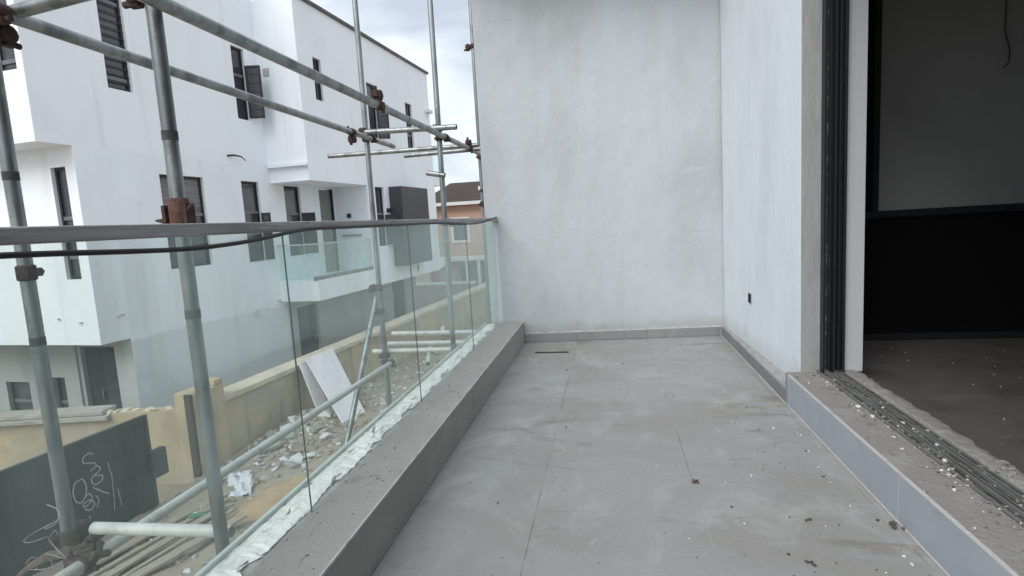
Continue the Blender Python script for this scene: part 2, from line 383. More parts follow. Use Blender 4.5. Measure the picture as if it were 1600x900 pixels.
class MB:
    def __init__(self):
        self.v, self.f, self.mi = [], [], []

    def quad(self, *p, mi=0):
        i = len(self.v)
        self.v += [tuple(q) for q in p]
        self.f.append(tuple(range(i, i + len(p))))
        self.mi.append(mi)

    def box(self, a, b, fn=None, mi=0):
        x0, y0, z0 = a
        x1, y1, z1 = b
        c = [(x0, y0, z0), (x1, y0, z0), (x1, y1, z0), (x0, y1, z0), (x0, y0, z1), (x1, y0, z1), (x1, y1, z1), (x0, y1, z1)]
        if fn:
            c = [tuple(fn(*p)) for p in c]
        self.hexa(c, mi)

    def hexa(self, c, mi=0):
        i = len(self.v)
        self.v += [tuple(p) for p in c]
        for f in ((0, 3, 2, 1), (4, 5, 6, 7), (0, 1, 5, 4), (1, 2, 6, 5), (2, 3, 7, 6), (3, 0, 4, 7)):
            self.f.append(tuple(i + k for k in f))
            self.mi.append(mi)

    def prism(self, poly, z0, z1, mi=0):
        n_ = len(poly)
        i = len(self.v)
        self.v += [(p[0], p[1], z0) for p in poly] + [(p[0], p[1], z1) for p in poly]
        self.f.append(tuple(i + k for k in reversed(range(n_))))
        self.f.append(tuple(i + n_ + k for k in range(n_)))
        self.mi += [mi, mi]
        for k in range(n_):
            j = (k + 1) % n_
            self.f.append((i + k, i + j, i + n_ + j, i + n_ + k))
            self.mi.append(mi)

    def tube(self, pts, r, seg=12, cap=True, mi=0):
        pts = [Vector(p) for p in pts]
        rings = []
        ref = None
        for k, p in enumerate(pts):
            d = (pts[min(k + 1, len(pts) - 1)] - pts[max(k - 1, 0)]).normalized()
            if ref is None:
                a_ = Vector((0, 0, 1)) if abs(d.z) < 0.9 else Vector((1, 0, 0))
                ref = d.cross(a_).normalized()
            ref = (ref - d * ref.dot(d)).normalized()
            u = d.cross(ref)
            rr = r[k] if isinstance(r, (list, tuple)) else r
            i = len(self.v)
            self.v += [tuple(p + (ref * cos(2 * pi * j / seg) + u * sin(2 * pi * j / seg)) * rr) for j in range(seg)]
            rings.append(i)
        for a_, b_ in zip(rings, rings[1:]):
            for j in range(seg):
                self.f.append((a_ + j, a_ + (j + 1) % seg, b_ + (j + 1) % seg, b_ + j))
                self.mi.append(mi)
        if cap:
            self.f.append(tuple(rings[0] + j for j in reversed(range(seg))))
            self.f.append(tuple(rings[-1] + j for j in range(seg)))
            self.mi += [mi, mi]

    def pipe(self, a, b, r=0.0235, wall=0.004, seg=16):
        """open scaffold tube with a visible bore at both ends"""
        a, b = Vector(a), Vector(b)
        d = (b - a).normalized()
        self.tube([a, b], r, seg, cap=False)
        for p, s in ((a, 1), (b, -1)):
            ref = d.cross(Vector((0, 0, 1)) if abs(d.z) < 0.9 else Vector((1, 0, 0))).normalized()
            u = d.cross(ref)
            i = len(self.v)
            for rr, off in ((r, 0), (r - wall, 0), (r - wall, 0.06)):
                self.v += [tuple(p + d * s * off + (ref * cos(2 * pi * j / seg) + u * sin(2 * pi * j / seg)) * rr) for j in range(seg)]
            for q in range(2):
                for j in range(seg):
                    self.f.append((i + q * seg + j, i + q * seg + (j + 1) % seg, i + (q + 1) * seg + (j + 1) % seg, i + (q + 1) * seg + j))
                    self.mi.append(0)
            self.f.append(tuple(i + 2 * seg + j for j in range(seg)))
            self.mi.append(0)

    def rock(self, p, s, rn, flat=1.0, mi=0):
        t = (1 + 5 ** 0.5) / 2
        iv = [(-1, t, 0), (1, t, 0), (-1, -t, 0), (1, -t, 0), (0, -1, t), (0, 1, t), (0, -1, -t), (0, 1, -t), (t, 0, -1), (t, 0, 1), (-t, 0, -1), (-t, 0, 1)]
        fc = [(0, 11, 5), (0, 5, 1), (0, 1, 7), (0, 7, 10), (0, 10, 11), (1, 5, 9), (5, 11, 4), (11, 10, 2), (10, 7, 6), (7, 1, 8), (3, 9, 4), (3, 4, 2), (3, 2, 6), (3, 6, 8), (3, 8, 9), (4, 9, 5), (2, 4, 11), (6, 2, 10), (8, 6, 7), (9, 8, 1)]
        sx, sy, sz = s * rn.uniform(.6, 1.2), s * rn.uniform(.6, 1.2), s * rn.uniform(.45, .9) * flat
        m = Matrix.Rotation(rn.uniform(0, 6.28), 3, 'Z') @ Matrix.Rotation(rn.uniform(-.35, .35), 3, 'X')
        i = len(self.v)
        for q in iv:
            w = Vector(q) / 1.9 * rn.uniform(.72, 1.2)
            w = m @ Vector((w.x * sx, w.y * sy, w.z * sz))
            self.v.append((p[0] + w.x, p[1] + w.y, p[2] + w.z))
        for f in fc:
            self.f.append(tuple(i + k for k in f))
            self.mi.append(mi)

    def shard(self, p, s, rn, mi=0):
        """thin broken flake"""
        n_ = rn.choice((4, 5, 6))
        m = Matrix.Rotation(rn.uniform(0, 6.28), 3, 'Z') @ Matrix.Rotation(rn.uniform(-.5, .5), 3, 'X') @ Matrix.Rotation(rn.uniform(-.4, .4), 3, 'Y')
        th = s * rn.uniform(.07, .16)
        ang = sorted(rn.uniform(0, 6.28) for _ in range(n_))
        rad = [s * rn.uniform(.45, 1.0) for _ in range(n_)]
        i = len(self.v)
        for zz in (-th, th):
            for a_, r_ in zip(ang, rad):
                w = m @ Vector((cos(a_) * r_, sin(a_) * r_ * .75, zz))
                self.v.append((p[0] + w.x, p[1] + w.y, p[2] + w.z))
        self.f.append(tuple(i + k for k in reversed(range(n_))))
        self.f.append(tuple(i + n_ + k for k in range(n_)))
        self.mi += [mi, mi]
        for k in range(n_):
            j = (k + 1) % n_
            self.f.append((i + k, i + j, i + n_ + j, i + n_ + k))
            self.mi.append(mi)

    def build(self, name, m, parent=None, smooth=False, bevel=0.0):
        o_ = ORG.get(parent.name, Vector((0, 0, 0))) if parent else Vector((0, 0, 0))
        me = bpy.data.meshes.new(name)
        me.from_pydata([tuple(Vector(p) - o_) for p in self.v], [], self.f)
        ms = m if isinstance(m, (list, tuple)) else [m]
        for q in ms:
            me.materials.append(q)
        for p_, k in zip(me.polygons, self.mi):
            p_.material_index = k
            p_.use_smooth = smooth
        bm = bmesh.new()
        bm.from_mesh(me)
        bmesh.ops.recalc_face_normals(bm, faces=bm.faces)
        bm.to_mesh(me)
        bm.free()
        if smooth:
            try:
                me.set_sharp_from_angle(angle=radians(40))
            except Exception:
                pass
        ob = bpy.data.objects.new(name, me)
        col.objects.link(ob)
        if parent:
            ob.parent = parent
        ORG[ob.name] = o_
        if bevel:
            b_ = ob.modifiers.new('bevel', 'BEVEL')
            b_.width = bevel
            b_.segments = 2
            b_.limit_method = 'ANGLE'
        return ob


def tag(o, label=None, cat=None, group=None, kind=None):
    if label:
        o['label'] = label
    if cat:
        o['category'] = cat
    if group:
        o['group'] = group
    if kind:
        o['kind'] = kind
    return o


def thing(name, loc, label, cat, group=None):
    e = bpy.data.objects.new(name, None)
    e.empty_display_size = 0.2
    col.objects.link(e)
    e.location = loc
    ORG[e.name] = Vector(loc)
    return tag(e, label, cat, group)


def boxo(name, a, b, m, parent=None, bevel=0.0, fn=None):
    k = MB()
    k.box(a, b, fn)
    return k.build(name, m, parent, bevel=bevel)


# far frame: s runs along the white house's long front, t towards the balcony
FA = radians(5.0)


def W(s, t, z):
    return (sin(FA) * s + cos(FA) * t, cos(FA) * s - sin(FA) * t, z)


CA, CB = -7.967, -9.063
GZ = -2.8

# ================================================================== THE SETTING
# ground
g = MB()
g.box((-400, -300, GZ - 0.4), (400, 600, GZ))
tag(g.build('ground', SOIL), kind='structure')

# balcony floor (slab + tiles)
def back_y(x):
    return 4.823 + (x + 0.765) * 0.071


fl = boxo('balcony_floor', (-1.115, -1.6, -0.26), (1.32, 4.70, -0.0009), GROUT)
tag(fl, kind='structure')
g = MB()
g.prism([(-1.115, 4.70), (1.32, 4.70), (1.32, back_y(1.32) - .002), (-1.115, back_y(-1.115) - .002)], -0.26, -0.0009)
g.build('slab_end', GROUT, fl)
xs = [-0.775, -0.306, 0.294, 0.893, 0.918]
ys = [-1.6, -0.45, 0.75, 1.95, 3.15, 4.35, 9.0]
for i in range(4):
    for j in range(6):
        x0, x1 = xs[i] + (.002 if i else 0), xs[i + 1] - .002
        y0, y1 = ys[j] + .002, ys[j + 1] - .002
        yl, yr = min(y1, back_y(x0)), min(y1, back_y(x1))
        h = rnd.uniform(-.0003, .0005)
        t = MB()
        t.prism([(x0, y0), (x1, y0), (x1, yr), (x0, yl)], -0.010, h)
        t.build('floor_tile', TILE, fl, bevel=0.0005)

# kerb under the balustrade
kb = MB()
kb.prism([(-1.115, -1.6), (-0.775, -1.6), (-0.775, back_y(-.775) - .001), (-1.115, back_y(-1.115) - .001)], -0.002, 0.19)
kb = kb.build('balcony_kerb', KERB, bevel=0.004)
tag(kb, kind='structure')
g = MB()
g.box((-0.7775, -1.6, 0.1835), (-0.7725, 4.80, 0.1925))
g.build('edge_trim', EDGE, kb)
# torn white film on the outer strip of the kerb
g = MB()
yy = 0.2
rw = random.Random(3)
bite = (.5, .1, .02)
prev = None
while yy < 4.72:
    e = -0.9825 - abs(rw.gauss(0, 0.003))
    if yy > bite[0]:
        e -= bite[2] * rw.uniform(.8, 1.0)
        if yy > bite[0] + bite[1]:
            bite = (yy + rw.uniform(.05, .35), rw.uniform(.03, .16), rw.uniform(.006, .032))
    row = [(e, yy, .1915 + rw.uniform(0, .006)), (min(-1.015, e - .006), yy, .1925 + rw.uniform(0, .009)), (-1.055, yy, .1925 + rw.uniform(0, .007)), (-1.092 + rw.uniform(-.003, .003), yy, .193)]
    if prev:
        for k in range(3):
            g.quad(prev[k], prev[k + 1], row[k + 1], row[k])
    prev = row
    yy += rw.uniform(.008, .025)
g.build('torn_film', PEEL, kb)
boxo('channel_strip', (-1.108, -1.6, .1903), (-1.094, 4.76, .206), PVC, kb, .001)

# back wall of the balcony (slightly out of square)
def skew(x0, x1, d0, d1):
    return [(x0, back_y(x0) + d0), (x1, back_y(x1) + d0), (x1, back_y(x1) + d1), (x0, back_y(x0) + d1)]


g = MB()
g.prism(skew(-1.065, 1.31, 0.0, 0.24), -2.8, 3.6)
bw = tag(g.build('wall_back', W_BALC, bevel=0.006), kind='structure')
sx = [-0.772, -0.31, 0.29, 0.909]
for a_, b_ in zip(sx, sx[1:]):
    g = MB()
    g.prism(skew(a_ + .0015, b_ - .0015, -0.011, -0.0005), 0.003, 0.078)
    g.build('skirting_tile', SKIRT, bw, bevel=0.001)
g = MB()
rw = random.Random(5)
x = -0.77
while x < 0.93:
    w_ = rw.uniform(.02, .05)
    h0 = .078 + rw.uniform(.002, .012)
    g.prism(skew(x, x + w_, -0.006 - rw.uniform(0, .003), -0.0002), .074, h0)
    x += w_ * .97
g.build('mortar_bead', GROUT_W, bw)

# side wall with the sliding door opening
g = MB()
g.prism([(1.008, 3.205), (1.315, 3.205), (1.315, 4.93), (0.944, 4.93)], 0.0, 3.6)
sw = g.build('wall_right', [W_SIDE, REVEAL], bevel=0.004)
tag(sw, kind='structure')
for k, p_ in enumerate(sw.data.polygons):
    if p_.normal.y < -0.9:
        p_.material_index = 1


def side_x(y):
    return 1.008 - (y - 3.205) * 0.064 / 1.725


g = MB()
g.box((0.919, 3.14, .003), (0.9312, 4.92, 0.083))
g.build('skirting_tile', SKIRT, sw, bevel=0.001)
boxo('mortar_bead', (0.916, 3.145, .0), (0.9215, 4.92, 0.0065), GROUT_W, sw, .001)
g = MB()
rw = random.Random(15)
y = 3.16
while y < 4.90:
    w_ = rw.uniform(.02, .06)
    g.hexa([(.928 - rw.uniform(0, .004), y, .05), (side_x(y) + .004, y, .05), (side_x(y) + .004, y + w_, .05), (.928, y + w_, .05), (.928 - rw.uniform(0, .004), y, .084), (side_x(y) + .004, y, .085 + rw.uniform(.001, .008)), (side_x(y) + .004, y + w_, .085 + rw.uniform(.001, .008)), (.928, y + w_, .084)])
    y += w_ * .98
g.build('mortar_bead', REVEAL, sw)
boxo('reveal_strip', (1.217, 3.197, 0.168), (1.318, 3.206, 3.02), REVEAL_L, sw, .002)

# raised door sill
sl = boxo('door_sill', (0.931, -1.6, -0.002), (1.295, 3.2045, 0.166), SILL, bevel=0.003)
tag(sl, kind='structure')
for a_, b_ in ((-1.6, -0.442), (-0.438, 0.748), (0.752, 1.948), (1.952, 3.132)):
    boxo('riser_tile', (0.9195, a_, 0.006), (0.9315, b_, 0.169), RISER, sl, .0012)
for yj in (1.95, .75, -.44):
    boxo('grout_joint', (0.9205, yj - .0022, .006), (0.9314, yj + .0022, .168), GROUT_W, sl)
boxo('grout_joint', (0.9165, -1.6, 0.0), (0.9225, 3.132, 0.0062), GROUT_W, sl, .001)
boxo('grout_joint', (0.9195, -1.6, 0.1690), (0.9335, 3.130, 0.1725), GROUT_W, sl, .001)
# uneven mortar at the inner lip
g = MB()
rw = random.Random(11)
prev = None
y = -1.6
while y <= 3.2:
    row = [(1.215 + rw.uniform(-.004, .004), y, .1665), (1.232 + rw.uniform(-.004, .004), y, .172 + rw.uniform(0, .008)), (1.27, y, .173 + rw.uniform(-.002, .006)), (1.298 + rw.uniform(-.006, .008), y, .168 + rw.uniform(-.004, .003)), (1.302 + rw.uniform(-.004, .008), y, .09)]
    if prev:
        for k in range(4):
            g.quad(prev[k], prev[k + 1], row[k + 1], row[k])
    prev = row
    y += .03
g.build('mortar_lip', SILL, sl)
# sliding door track
tk = thing('sliding_door_track', (1.15, 1.0, .1665), 'dusty three rail sliding door track running along the concrete sill', 'door track')
boxo('channel', (1.088, -1.6, .1663), (1.208, 3.2, .1695), TRKD, tk)
for xk in (1.090, 1.118, 1.133, 1.161, 1.176, 1.204):
    boxo('rail', (xk - .0025, -1.6, .1696), (xk + .0025, 3.2, .1835 if xk not in (1.09, 1.204) else .179), ALU, tk, .0008)
# door frame jamb
df = thing('door_frame_jamb', (1.16, 3.18, .1665), 'black aluminium sliding door frame upright between two grey plaster strips', 'door frame')
boxo('back_plate', (1.106, 3.192, .168), (1.216, 3.2045, 3.02), BLACKF, df)
for x0, x1, d in ((1.106, 1.118, .030), (1.134, 1.142, .022), (1.156, 1.166, .034), (1.182, 1.190, .022), (1.204, 1.216, .030)):
    boxo('flange', (x0, 3.192 - d, .168), (x1, 3.1918, 3.02), BLACKF, df, .0012)
boxo('gasket', (1.1195, 3.184, .17), (1.1325, 3.1915, 3.02), TRKD, df)

# the dark room behind the opening
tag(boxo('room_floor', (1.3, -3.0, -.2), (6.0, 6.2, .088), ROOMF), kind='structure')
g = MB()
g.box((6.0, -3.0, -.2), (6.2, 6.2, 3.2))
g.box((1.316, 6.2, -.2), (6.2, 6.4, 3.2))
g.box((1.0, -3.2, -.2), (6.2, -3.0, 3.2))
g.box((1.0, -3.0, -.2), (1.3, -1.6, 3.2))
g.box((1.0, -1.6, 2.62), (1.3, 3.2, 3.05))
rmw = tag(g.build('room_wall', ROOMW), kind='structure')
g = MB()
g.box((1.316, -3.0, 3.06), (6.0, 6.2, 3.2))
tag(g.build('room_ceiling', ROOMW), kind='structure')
g = MB()
g.prism([(-1.115, 4.25), (1.314, 4.25), (1.314, back_y(1.314) - .002), (-1.115, back_y(-1.115) - .002)], 3.30, 3.50)
tag(g.build('ceiling', CEIL), kind='structure')

# partition in the room
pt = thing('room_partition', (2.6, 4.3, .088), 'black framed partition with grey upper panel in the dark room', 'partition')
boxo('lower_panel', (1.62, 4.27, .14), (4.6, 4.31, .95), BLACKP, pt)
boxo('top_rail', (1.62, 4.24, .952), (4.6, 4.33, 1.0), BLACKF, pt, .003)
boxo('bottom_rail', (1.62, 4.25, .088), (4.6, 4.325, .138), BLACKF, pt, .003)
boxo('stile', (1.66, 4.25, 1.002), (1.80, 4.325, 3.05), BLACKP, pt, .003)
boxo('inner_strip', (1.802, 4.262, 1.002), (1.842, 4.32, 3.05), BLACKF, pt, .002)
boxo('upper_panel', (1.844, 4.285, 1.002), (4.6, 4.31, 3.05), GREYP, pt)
g = MB()
g.tube([(2.54, 4.22, 2.1), (2.56, 4.2, 1.98), (2.545, 4.18, 1.90), (2.51, 4.17, 1.865)], .0038, 6)
g.tube([(2.54, 4.22, 2.1), (2.545, 4.23, 2.5), (2.55, 4.25, 3.06)], .0038, 6)
tag(g.build('hanging_wire', RUBBER, smooth=True), 'thin dark wire hanging down in the dark room', 'wire')

# socket recess in the side wall
SX = side_x(4.15) - .934
sk = thing('socket_box', (.934 + SX, 4.15, .44), 'small black unfinished socket box in the white side wall', 'socket')
boxo('box_back', (.9305 + SX, 4.115, .405), (.9346 + SX, 4.195, .47), BLACKP, sk, .001)
g = MB()
for a_, b_ in (((.929 + SX, 4.110, .400), (.9347 + SX, 4.200, .4055)), ((.929 + SX, 4.110, .4695), (.9347 + SX, 4.200, .475)), ((.929 + SX, 4.110, .4057), (.9347 + SX, 4.1155, .4693)), ((.929 + SX, 4.1945, .4057), (.9347 + SX, 4.200, .4693))):
    g.box(a_, b_)
g.build('rim', REVEAL, sk)

# ================================================================== BALUSTRADE
bl = thing('glass_balustrade', (-.975, 2.0, .19), 'frameless glass balustrade with dark steel handrail on the grey kerb', 'balustrade')
boxo('handrail', (-.997, -1.6, 1.0895), (-.953, 4.795, 1.119), RAIL, bl, .003)
for a_, b_ in ((-.68, .434), (.438, 1.548), (1.552, 2.626), (2.630, 3.764), (3.768, 4.776)):
    g = MB()
    g.box((-.978, a_, .188), (-.972, b_, 1.0893))
    o = g.build('glass_panel', [GLASS, GLASSE], bl)
    for p_ in o.data.polygons:
        if p_.normal.y < -.5:
            p_.material_index = 1
boxo('wall_flange', (-1.0, 4.7952, 1.084), (-.95, 4.803, 1.125), RAIL, bl, .001)

# black cable hung along the rail
cpts = [(-.94, .3, 1.080), (-.94, .724, 1.075), (-.94, .931, 1.066), (-.94, 1.113, 1.060), (-.94, 1.242, 1.063), (-.94, 1.372, 1.070), (-.945, 1.529, 1.085), (-.948, 1.639, 1.093), (-.949, 1.743, 1.095), (-.949, 2.012, 1.0935), (-.949, 2.573, 1.0945), (-.948, 3.1, 1.096), (-.945, 3.44, 1.087), (-.942, 3.864, 1.076), (-.944, 4.291, 1.089), (-.948, 4.60, 1.112), (-.95, 4.75, 1.1235)]
cu = bpy.data.curves.new('cable', 'CURVE')
cu.dimensions = '3D'
cu.bevel_depth = .0056
cu.bevel_resolution = 3
spn = cu.splines.new('NURBS')
spn.points.add(len(cpts) - 1)
for q, p_ in zip(spn.points, cpts):
    q.co = (*p_, 1)
spn.use_endpoint_u = True
spn.order_u = 3
cu.materials.append(RUBBER)
co = bpy.data.objects.new('power_cable', cu)
col.objects.link(co)
dg = bpy.context.evaluated_depsgraph_get()
me = bpy.data.meshes.new_from_object(co.evaluated_get(dg))
bpy.data.objects.remove(co)
co = bpy.data.objects.new('power_cable', me)
col.objects.link(co)
tag(co, 'black rubber cable draped along the inner side of the handrail', 'cable')

# ================================================================== SCAFFOLD
sc_ = thing('tube_scaffold', (-1.6, 3.0, GZ), 'galvanised tube scaffold with rusty couplers standing outside the glass balustrade', 'scaffold')
XI, XO = -1.30, -1.90
R_ = 0.0215


def tubep(name, a, b, m_=None):
    k = MB()
    k.pipe(a, b, R_)
    return k.build(name, m_ or GALV, sc_, smooth=True)


def band(parent, x, y, z, h=.028):
    k = MB()
    k.tube([(x, y, z - h / 2), (x, y, z + h / 2)], R_ + .0012, 16)
    k.build('tape_band', BAND, parent, smooth=True)


P1 = tubep('standard', (XO, 1.535, -0.02), (XO, 1.535, 3.4))
P2 = tubep('standard', (XI, 1.535, GZ), (XI, 1.535, 3.6))
P3 = tubep('standard', (XO, 4.335, GZ), (XO, 4.37, 4.6))
P4 = tubep('standard', (XI, 4.31, GZ), (XI, 4.43, 4.6))
P5 = tubep('standard', (XI, 5.80, GZ), (XI, 5.84, 5.4))
band(P1, XO, 1.535, 1.32)
band(P1, XO, 1.535, .774)
band(P2, XI, 1.535, 1.398)
band(P2, XI, 1.535, .85)
band(P5, XI, 5.81, 1.42)
XL, XLO = XI + .052, XO + .052
tubep('ledger', (XL, 1.0, 1.764), (XL, 5.92, 1.775))
tubep('ledger', (XLO, 1.2, 1.822), (XLO, 4.80, 1.800))
tubep('ledger', (XLO, 0.9, -.012), (XLO, 4.42, -.045), GALV_LIT)
tubep('transom', (XO - .12, 1.585, 1.822), (-1.12, 1.585, 1.90))
tubep('transom', (XO + .045, 1.588, .078), (XI - .002, 1.588, .088), GALV_LIT)
tubep('transom', (XO - .08, 4.29, 1.853), (-1.12, 4.26, 1.823))
tubep('transom', (-2.66, 5.16, 1.812), (-1.16, 5.16, 1.800))
tubep('transom', (-1.96, 5.36, 1.782), (-1.18, 5.36, 1.790))
tubep('transom', (-1.42, 4.37, 1.505), (-1.272, 4.37, 1.475))
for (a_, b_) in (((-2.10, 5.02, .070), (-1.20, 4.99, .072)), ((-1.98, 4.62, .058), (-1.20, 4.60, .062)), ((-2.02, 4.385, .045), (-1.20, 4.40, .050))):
    tubep('transom', a_, b_, GALV_LIT)
tubep('brace', (-1.952, 4.40, .52), (-1.952, 3.30, -.92))
tubep('brace', (-1.62, 4.72, .018), (-1.44, 4.10, .004), GALV_LIT)
tubep('brace', (-1.74, 5.5, .02), (-1.64, 5.18, .0), GALV_LIT)

# one coupler mesh set, shared
def coupler_meshes():
    k = MB()
    for r0, z in ((.031, -.028), (.034, -.02), (.034, .02), (.031, .028)):
        pass
    k.tube([(0, 0, -.03), (0, 0, -.026), (0, 0, .026), (0, 0, .03)], [.027, .033, .033, .027], 12)
    k.box((.026, -.018, -.022), (.048, .018, .022))
    o1 = k.build('coupler_a', RUST, smooth=True)
    k = MB()
    k.tube([(-.05, .030, .0), (.016, .034, .0)], .0065, 8)
    k.tube([(-.052, .030, .0), (-.036, .030, .0)], .0125, 6)
    k.box((-.03, .022, -.016), (.012, .042, .016))
    o2 = k.build('coupler_b', RUST, smooth=False)
    return o1.data, o2.data, o1, o2


cm, bmsh, _o1, _o2 = coupler_meshes()
bpy.data.objects.remove(_o1)
bpy.data.objects.remove(_o2)


def rotto(axis, side):
    z = Vector(axis).normalized()
    x = (Vector(side) - z * Vector(side).dot(z)).normalized()
    return Matrix((x, z.cross(x), z)).transposed().to_4x4()


def coupler(p, axis, side, red=False):
    """double coupler: one sleeve round the tube at p, one round its neighbour"""
    ax, sd_ = Vector(axis), Vector(side)
    for q, aa, ss in ((Vector(p), ax, sd_), (Vector(p) + sd_ * .052, sd_.cross(ax), -sd_)):
        o_ = bpy.data.objects.new('coupler', cm)
        col.objects.link(o_)
        o_.parent = sc_
        o_.matrix_local = Matrix.Translation(q - ORG[sc_.name]) @ rotto(aa, ss) @ Matrix.Scale(.86, 4)
        b_ = bpy.data.objects.new('bolt', bmsh)
        col.objects.link(b_)
        b_.parent = o_
        if red:
            break


Xp, Yp, Zp = (1, 0, 0), (0, 1, 0), (0, 0, 1)
coupler((XI, 1.535, 1.812), Zp, (-1, 0, 0))
coupler((XO, 1.535, 1.822), Zp, Xp)
coupler((XO, 1.535, 1.775), Zp, Yp)
coupler((XO, 1.535, 1.005), Zp, (.55, -.83, 0), True)
coupler((XO, 1.535, .078), Zp, Yp)
coupler((XO, 1.535, -.012), Zp, Xp)
coupler((XO, 4.345, 1.81), Zp, Xp)
coupler((XO, 4.342, 1.86), Zp, (0, -1, 0))
coupler((XI, 4.375, 1.772), Zp, Xp)
coupler((XI, 4.375, 1.84), Zp, (0, -1, 0))
coupler((XL, 3.06, 1.772), Yp, Zp)
coupler((XL, 5.14, 1.772), Yp, Zp)
coupler((XI, 5.81, 1.772), Zp, Xp)
coupler((XI, 5.83, 2.88), Zp, (-1, 0, 0))
coupler((XLO, 3.98, 1.805), Yp, (0, 0, -1))
coupler((XI, 4.37, 1.10), Zp, Xp)
coupler((XO, 4.34, .60), Zp, (-1, 0, 0))
coupler((XO, 4.34, .40), Zp, (-1, 0, 0))
coupler((XO, 4.335, -.04), Zp, Xp)
coupler((XO, 4.335, .02), Zp, Yp)
coupler((XI, 5.80, 1.28), Zp, Xp)
# red sleeve joint with bracket on the near inner standard
g = MB()
g.tube([(XI, 1.535, 1.125), (XI, 1.535, 1.130), (XI, 1.535, 1.206), (XI, 1.535, 1.210)], [.0275, .0300, .0300, .0275], 18)
sj = g.build('sleeve_coupler', RUSTR, sc_, smooth=True)
g = MB()
g.box((XI - .042, 1.51, 1.128), (XI - .031, 1.545, 1.190))
g.tube([(XI - .074, 1.52, 1.146), (XI - .03, 1.52, 1.142)], [.003, .012], 8)
g.build('bolt', RUST, sj)
g = MB()
g.tube([(XI + .03, 1.52, 1.162), (XI + .060, 1.515, 1.186)], .006, 8)
g.box((XI + .031, 1.51, 1.130), (XI + .043, 1.548, 1.192))
g.build('bolt', RUST, sj)
# rag and tie wire at the foot of the near outer standard
rr = random.Random(21)
rg = thing('tied_rag', (XO, 1.56, 0), 'brown rag and loose wire tied round the foot of leftmost scaffold tube', 'rag')
g = MB()
pts = []
for k in range(60):
    a_ = k * .55
    pts.append((XO + .02 + cos(a_) * (.035 + rr.uniform(-.012, .02)) - .02 * sin(k * .11), 1.56 + sin(a_) * (.035 + rr.uniform(-.01, .018)), .05 - .0012 * k + rr.uniform(-.018, .018)))
g.tube(pts, [.011 + rr.uniform(-.004, .006) for _ in pts], 7)
g.build('wrap', RAG, rg, smooth=True)
g = MB()
pts = [(XO + .02, 1.52, .03), (XO - .06, 1.50, .02), (XO - .12, 1.49, -.01), (XO - .16, 1.48, -.04), (XO - .19, 1.47, -.08), (XO - .21, 1.47, -.12)]
g.tube(pts, [.016, .018, .013, .010, .006, .003], 7)
g.build('tail', RAG, rg, smooth=True)
g = MB()
pts = []
for k in range(50):
    a_ = k * .38
    pts.append((XO - .015 + .055 * sin(a_ * .9) + .03 * sin(a_ * 2.3), 1.47 + .02 * cos(a_ * 1.7), .20 - k * .0062 + .018 * cos(a_ * 1.9)))
g.tube(pts[:34], .0016, 5)
g.build('wire', ALU, rg, smooth=True)

# ================================================================== WHITE HOUSE ACROSS THE YARD
hs = thing('white_house', W(12, CB - 3, GZ), 'large white house with flat roof and charcoal windows across the yard', 'house')


def panel(mb, fn, u0, u1, v0, v1, holes, depth):
    us = sorted({u0, u1, *[h[0] for h in holes], *[h[1] for h in holes]})
    vs = sorted({v0, v1, *[h[2] for h in holes], *[h[3] for h in holes]})
    for a_, b_ in zip(us, us[1:]):
        for c_, d_ in zip(vs, vs[1:]):
            m_, n_ = (a_ + b_) / 2, (c_ + d_) / 2
            if any(h[0] < m_ < h[1] and h[2] < n_ < h[3] for h in holes):
                continue
            mb.quad(fn(a_, c_, 0), fn(b_, c_, 0), fn(b_, d_, 0), fn(a_, d_, 0))
    for (a_, b_, c_, d_) in holes:
        for (p, q) in (((a_, c_), (b_, c_)), ((b_, c_), (b_, d_)), ((b_, d_), (a_, d_)), ((a_, d_), (a_, c_))):
            mb.quad(fn(*p, 0), fn(*q, 0), fn(*q, depth), fn(*p, depth))


